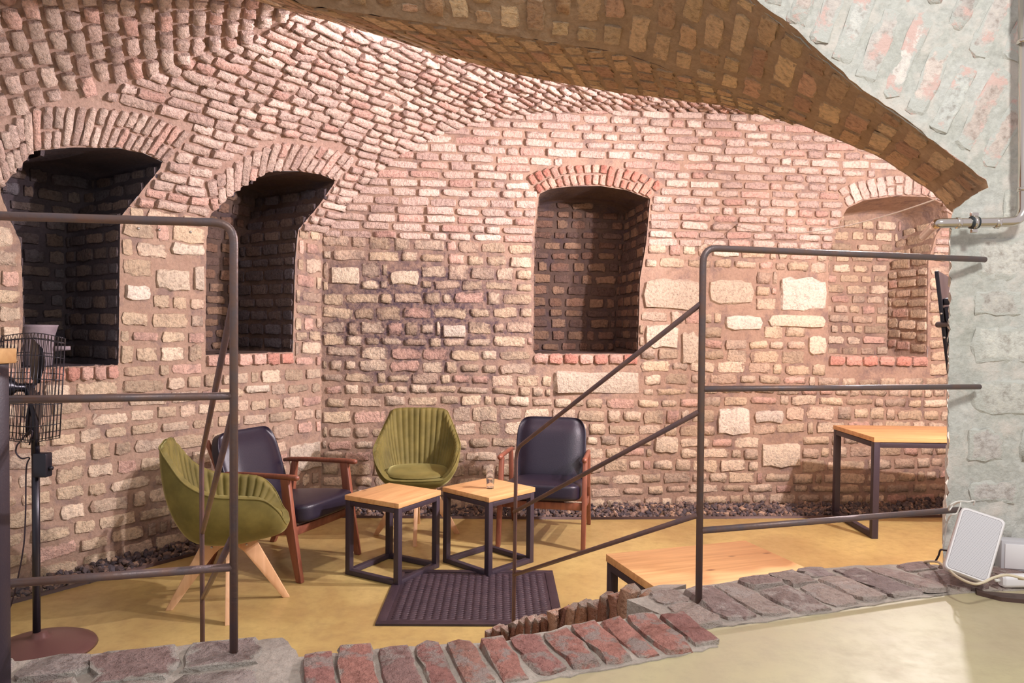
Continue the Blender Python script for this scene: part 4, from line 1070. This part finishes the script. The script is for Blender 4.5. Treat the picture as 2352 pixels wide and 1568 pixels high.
MB().tube([(.06, -.02, zb - .075), (.076, -.02, zb - .075)], .009, 12).build('knob', M['fan'], fan.children[-1])
axis = math.atan2(.55, .83) - .03
FR = T(-.05, 0, zc) @ Matrix.Rotation(axis, 4, 'Z') @ Matrix.Rotation(math.radians(3), 4, 'Y') @ Matrix.Rotation(math.pi / 2, 4, 'Y')   # local z = fan axis (to the right)
def Rc(a): return .252 - .018 * abs((a - .02) / .11) ** 1.6
cg = MB(); 
for a in np.linspace(-.105, .135, 19):
    r = Rc(a); cg.tube([(r * math.cos(q), r * math.sin(q), a) for q in np.linspace(0, 2 * math.pi, 41)[:-1]], .0017, 5, closed=True, mtx=FR)
for q in np.linspace(0, 2 * math.pi, 15)[:-1]: cg.tube([(Rc(a) * math.cos(q), Rc(a) * math.sin(q), a) for a in np.linspace(-.105, .135, 7)], .002, 5, mtx=FR)
o = cg.build('cage', M['fan'], fan)
for nm_, a in (('front_grille', .137), ('rear_grille', -.107)):
    gg = MB()
    for r in np.linspace(.03, .23, 12): gg.tube([(r * math.cos(q), r * math.sin(q), a) for q in np.linspace(0, 2 * math.pi, 33)[:-1]], .0015, 4, closed=True, mtx=FR)
    for q in np.linspace(0, 2 * math.pi, 11)[:-1]: gg.tube([(.03 * math.cos(q), .03 * math.sin(q), a), (.235 * math.cos(q), .235 * math.sin(q), a)], .0018, 4, mtx=FR)
    gg.build(nm_, M['fan'], fan)
MB().lathe([(.001, -.20), (.05, -.198), (.062, -.17), (.062, -.10), (.045, -.06), (.02, -.04), (.02, .03)], 24, FR).build('motor', M['fan'], fan)
for q in range(4):
    V = []; 
    for i, r in enumerate(np.linspace(.03, .215, 7)):
        wd = .03 + .055 * math.sin(min(1, i / 5) * 1.5); tw = R(42 - 18 * i / 6)
        for e in (-1, 1):
            for th in (-.0015, .0015): V.append((r, e * wd * math.cos(tw), e * wd * math.sin(tw) * .7 + .03 + th))
    Fc = []
    for i in range(6):
        a = i * 4; b = a + 4; Fc += [(a, a + 2, b + 2, b), (a + 1, b + 1, b + 3, a + 3), (a, b, b + 1, a + 1), (a + 2, a + 3, b + 3, b + 2)]
    Fc += [(0, 1, 3, 2), (24, 26, 27, 25)]
    MB().add(V, Fc, FR @ Matrix.Rotation(q * math.pi / 2 + .3, 4, 'Z')).build('blade', M['fan'], fan)
pts = [(-.03, -.02, zb + .03), (-.07, -.03, zb + .04), (-.085, -.03, zb), (-.06, -.03, zb - .03), (-.03, -.02, zb - .03), (-.045, -.02, zb - .08), (-.05, -.02, zb - .3), (-.065, -.02, .45), (-.13, -.01, .2), (-.22, 0, .02), (-.4, .02, .006)]
MB().tube(catmull(pts, 5, False), .0035, 6).build('power_cord', M['cable_b'], fan)

# pot in the left niche
ptc = SL.inv(110, 838, (0, 3.4), (.8, 2)); pp = SL(ptc[0], ptc[1]); zsill = float(np.min(SL(n_left[:, 0], n_left[:, 1])[:, 2])); print('pot', pp, zsill)
pot = thing('clay_pot', 'grey clay pot with a stub handle standing in the leftmost niche', 'pot', (pp[0] - NL[0] * .16, pp[1] - NL[1] * .16, zsill))
MB().lathe([(.075, 0), (.085, .01), (.09, .10), (.097, .18), (.113, .235), (.118, .25), (.110, .25), (.100, .225), (.088, .18), (.078, .03), (.001, .02)], 36).build('body', M['pot'], pot)
MB().tube([(.07, .03, .105), (.13, .055, .108), (.165, .07, .11)], [.018, .015, .012], 12).build('handle', M['pot'], pot)
# phone-like dark slab on the second sill
s2z = float(np.min(SL(n_two[:, 0], n_two[:, 1])[:, 2])); q_ = SL(*SL.inv(535, 812, (0, 2.4), (.9, 2)))
tag(MB().box((0, 0, .004), (.12, .06, .007)).build('flat_slab', M['fan'], None, .002), 'small flat black slab lying on the second niche sill', 'slab').location = (float(q_[0] - NL[0] * .10), float(q_[1] - NL[1] * .10), s2z)
bpy.data.objects['flat_slab'].rotation_euler = (0, 0, R(55))

# ------------------------------------------------------------------ pipe on the pier
Dq = 2.33; bp = at(2237, 512, Dq)
pipe = thing('steel_pipe', 'shiny stainless steel pipe bending across the top of the plastered pier', 'pipe', bp)
s_ = lambda p: np.array(p) - bp
path = bend([at(2352, -60, Dq), at(2351, 509, Dq), at(2153, 513, Dq), at(2153, 513, Dq) + np.array([.10, .40, 0])], .035, 10)
path = np.vstack([[at(2352, -60, Dq)], bend([at(2351, 0, Dq), at(2351, 509, Dq), at(2170, 512.5, Dq)], .05, 12)[1:], bend([at(2170, 512.5, Dq), at(2152, 513, Dq), at(2152, 513, Dq) + np.array([.13, .30, 0])], .018, 8)[1:]])
MB().tube([s_(p) for p in path], .0155, 20).build('tube', M['chrome'], pipe)
for a in (2200, 2290): 
    c_ = at(a, 512, Dq); MB().tube([s_(c_ - [.008, 0, 0]), s_(c_ - [.005, 0, 0]), s_(c_ + [.005, 0, 0]), s_(c_ + [.008, 0, 0])], [.0155, .0178, .0178, .0155], 20).build('collar', M['chrome'], pipe)
c_ = at(2237, 511, Dq); MB().tube([s_(c_ - [.012, 0, 0]), s_(c_ + [.012, 0, 0])], .0195, 20).build('clamp', M['rubber'], pipe)
cl_ = pipe.children[-1]; MB().tube([s_(c_ - [.005, 0, 0]), s_(c_ + [.005, 0, 0])], .0215, 20).build('band', M['chrome'], cl_)
MB().box(tuple(s_(c_ + [0, 0, .026])), (.024, .012, .012)).build('lug', M['chrome'], cl_, .002); MB().box(tuple(s_(c_ - [0, 0, .027])), (.018, .014, .012)).build('lug', M['chrome'], cl_, .002)
for py in (95, 495 - 60): c_ = at(2351, py, Dq); MB().tube([s_(c_ - [0, 0, .006]), s_(c_ + [0, 0, .006])], .0185, 18).build('collar', M['chrome'], pipe)

# thin cable from a hook on the back wall to the pier
h0 = SB(*SB.inv(1690, 520, (0, 6), (0, 3.3))); h0 = h0 + np.array([0, -.03, 0]); h1 = at(2150, 457, 3.05)
cw = thing('wall_cable', 'thin wire stretched from a hook in the back wall to the pier', 'cable', h0)
MB().tube([(h0 - h0) * (1 - t) + (h1 - h0) * t - np.array([0, 0, .10 * 4 * t * (1 - t)]) for t in np.linspace(0, 1, 20)], .0028, 6).build('wire', M['cable_w'], cw)
MB().tube([(0, .03, 0), (0, -.005, 0)], .008, 10).build('hook', M['screw'], cw)

# black screen on a bracket, seen edge-on beside the pier
b0, b1 = at(2151, 622, 3.3), at(2181, 868, 3.3)
tv = thing('screen', 'black flat screen on a wall bracket seen edge-on beside the pier', 'screen', (b0 + b1) / 2)
vd = np.array([.60, .80, 0]); cc_ = (b0 + b1) / 2; up_ = (b0 - b1); hgt = np.linalg.norm(up_); up_ /= hgt; nx_ = np.cross(up_, vd); nx_ /= np.linalg.norm(nx_)
A = np.eye(4); A[:3, 0] = nx_; A[:3, 1] = vd; A[:3, 2] = up_
MB().box((0, .22, 0), (.018, .44, hgt), Matrix(A.tolist())).build('panel', M['fan'], tv, .003)
MB().box((-.03, .04, -.02), (.035, .10, .20), Matrix(A.tolist())).build('bracket', M['fan'], tv, .006) if nx_[0] < 0 else MB().box((.025, .04, -.02), (.035, .10, .20), Matrix(A.tolist())).build('bracket', M['fan'], tv, .006)
br = tv.children[-1]
pl = np.array([1.84, 2.90, float(cc_[2])]) - cc_; MB().tube([(.0, .04, 0), tuple(pl * .5 + np.array([.08, 0, 0])), tuple(pl)], .014, 8).build('arm', M['fan'], tv)
MB().box(tuple(pl), (.03, .09, .16)).build('wall_plate', M['fan'], tv, .002)
for dz in (.05, -.06): MB().tube([(.0, -.012, dz), (.0, -.02, dz)], .005, 8, mtx=Matrix(A.tolist())).build('screw', M['screw'], br)
MB().box(((.025 if nx_[0] > 0 else -.025), .04, .105), (.03, .05, .03), Matrix(A.tolist())).build('joint', M['fan'], tv, .004)

# ------------------------------------------------------------------ white loudspeaker leaning at the pier foot
sp_bl = atz(2173, 1305, ZC + .012); s0 = atz(2240, 1335, ZC + .012)
spk = thing('loudspeaker', 'white box loudspeaker with grey grille leaning against the foot of the pier', 'speaker', s0)
fA = [at(2203, 1161, 2.19), at(2303, 1190, 2.13), at(2279, 1347, 2.08), at(2173, 1304, 2.14)]
TL, TR, BR_, BL = [np.array(p) for p in fA]; ux = ((TR - TL) + (BR_ - BL)) / 2; wS = np.linalg.norm(ux); ux /= wS; uy = ((TL - BL) + (TR - BR_)) / 2; uy -= ux * np.dot(uy, ux); hS = np.linalg.norm(uy); uy /= hS; un = np.cross(ux, uy)
cS = (TL + TR + BR_ + BL) / 4; print('speaker', wS, hS, un)
A = np.eye(4); A[:3, 0] = ux; A[:3, 1] = uy; A[:3, 2] = un; A[:3, 3] = cS - s0; Am = Matrix(A.tolist())
def rrect(w, h, r, z, n=6):
    out = []
    for cx, cy, a0 in ((w / 2 - r, h / 2 - r, 0), (-w / 2 + r, h / 2 - r, 90), (-w / 2 + r, -h / 2 + r, 180), (w / 2 - r, -h / 2 + r, 270)):
        for k_ in range(n + 1): a = R(a0 + 90 * k_ / n); out.append((cx + r * math.cos(a), cy + r * math.sin(a), z))
    return out
def loft_box(levels, mtx):
    k_ = len(levels[0]); V = sum(levels, []); Fc = [(j * k_ + i, j * k_ + (i + 1) % k_, (j + 1) * k_ + (i + 1) % k_, (j + 1) * k_ + i) for j in range(len(levels) - 1) for i in range(k_)]
    Fc += [tuple(range(k_))[::-1], tuple(range((len(levels) - 1) * k_, len(levels) * k_))]; return MB().add(V, Fc, mtx)
dS = .075
loft_box([rrect(wS * .9, hS * .94, .012, -dS), rrect(wS, hS, .016, -dS + .012), rrect(wS, hS, .016, -.004), rrect(wS - .006, hS - .006, .014, 0), rrect(wS - .014, hS - .014, .012, 0), rrect(wS - .015, hS - .015, .012, -.003)], Am).build('cabinet', M['white'], spk, 0, False)
m, nt, b = nm('speaker_grille'); tc = N(nt, 'ShaderNodeTexCoord').outputs['Object']; vo = N(nt, 'ShaderNodeTexVoronoi'); vo.inputs['Scale'].default_value = 330; vo.inputs['Randomness'].default_value = 0; L(nt, tc, vo.inputs['Vector'])
L(nt, mixc(nt, maprange(nt, vo.outputs['Distance'], .25, .35), srgb(150, 148, 152), srgb(206, 203, 206)), b.inputs['Base Color']); b.inputs['Roughness'].default_value = .5
loft_box([rrect(wS - .016, hS - .016, .011, -.003), rrect(wS - .016, hS - .016, .011, .0005)], Am).build('grille', m, spk, 0, False)
# cables and plugs around it
def cable(name, label, pts, r, mat):
    P = catmull([np.array(p) for p in pts], 8, False); P = np.vstack([P, [pts[-1]]]); b_ = P[0].copy(); o = MB().tube(P - b_, r, 8).build(name, M[mat]); o.location = tuple(float(v) for v in b_); return tag(o, label, 'cable')
cable('white_cable', 'thin white cable looped around the rail end above the loudspeaker', [at(2236, 1160, 2.22), at(2222, 1152, 2.2), at(2200, 1151, 2.2), at(2182, 1160, 2.2), at(2180, 1172, 2.24), at(2190, 1160, 2.26), at(2206, 1154, 2.2), at(2198, 1178, 2.2), at(2186, 1182, 2.2), at(2177, 1195, 2.24), at(2172, 1225, 2.26), at(2171, 1262, 2.26)], .0022, 'cable_w')
cable('beige_cable', 'beige cable lying along the curb in front of the loudspeaker', [at(2134, 1294, 2.36), at(2150, 1289, 2.3), at(2172, 1302, 2.2), at(2200, 1325, 2.06), at(2235, 1340, 2.0), at(2258, 1337, 1.99), at(2285, 1325, 2.0), at(2315, 1320, 2.02), at(2340, 1328, 2.05)], .0038, 'cable_beige')
cable('black_cable', 'short black cable bending down left of the loudspeaker', [at(2182, 1268, 2.22), at(2168, 1263, 2.24), at(2160, 1263, 2.26), at(2156, 1275, 2.28), at(2150, 1290, 2.3)], .003, 'cable_b')
pz = atz(2330, 1352, ZU); ad = thing('power_adapter', 'white rounded power adapter lying at the right edge beside the loudspeaker', 'adapter', pz, R(3))
loft_box([rrect(.03, .022, .008, 0), rrect(.038, .034, .012, .006), rrect(.038, .034, .012, .11), rrect(.03, .026, .01, .12)], T(-.045, 0, .026) @ Matrix.Rotation(math.pi / 2, 4, 'Y')).build('housing', M['white'], ad, 0, False)
MB().tube([(-.048, 0, .026), (-.062, 0, .026)], .005, 10).build('plug', M['cable_w'], ad)
gb = atz(2362, 1335, ZU); gx = thing('junction_box', 'light grey plastic box standing behind the power adapter', 'box', (gb[0] + .02, gb[1] + .10, ZU), R(-12))
MB().box((0, 0, .055), (.09, .05, .10)).build('housing', M['grille'], gx, .004)
MB().box((0, -.027, .055), (.07, .004, .08)).build('lid', M['white'], gx, .001)
# dark threshold strip at the right edge
ts = [cb(2240, 1350), cb(2262, 1358), cb(2400, 1368), cb(2400, 1382), cb(2300, 1372), cb(2244, 1358)]
V, Fc = slab([(p[0], p[1]) for p in ts], ZU - .01, ZU + .012); o = struct('trim_7', fixn(pymesh('threshold', V, Fc, False)), M['edging'], 'dark worn threshold strip on the upper floor at the right edge')

# three small nail anchors on the left pier between the niches
for px, py, wh in ((315, 525, 'leftmost'), (363, 528, 'middle'), (435, 533, 'rightmost')):
    q_ = SL(*SL.inv(px, py, (0, 3.2), (1, 2.25))); o = MB().lathe([(.009, 0), (.009, .008), (.004, .012)], 12).build('wall_anchor', M['screw'], None)
    o.matrix_world = Matrix.Translation([float(v) for v in q_ + np.array([NL[0], NL[1], 0]) * .012]) @ Vector((NL[0], NL[1], 0)).to_track_quat('Z', 'Y').to_matrix().to_4x4()
    tag(o, wh + ' of three small metal anchors on the masonry between the left niches', 'anchor', 'wall anchors between the left niches')
print('objects', len(bpy.data.objects))
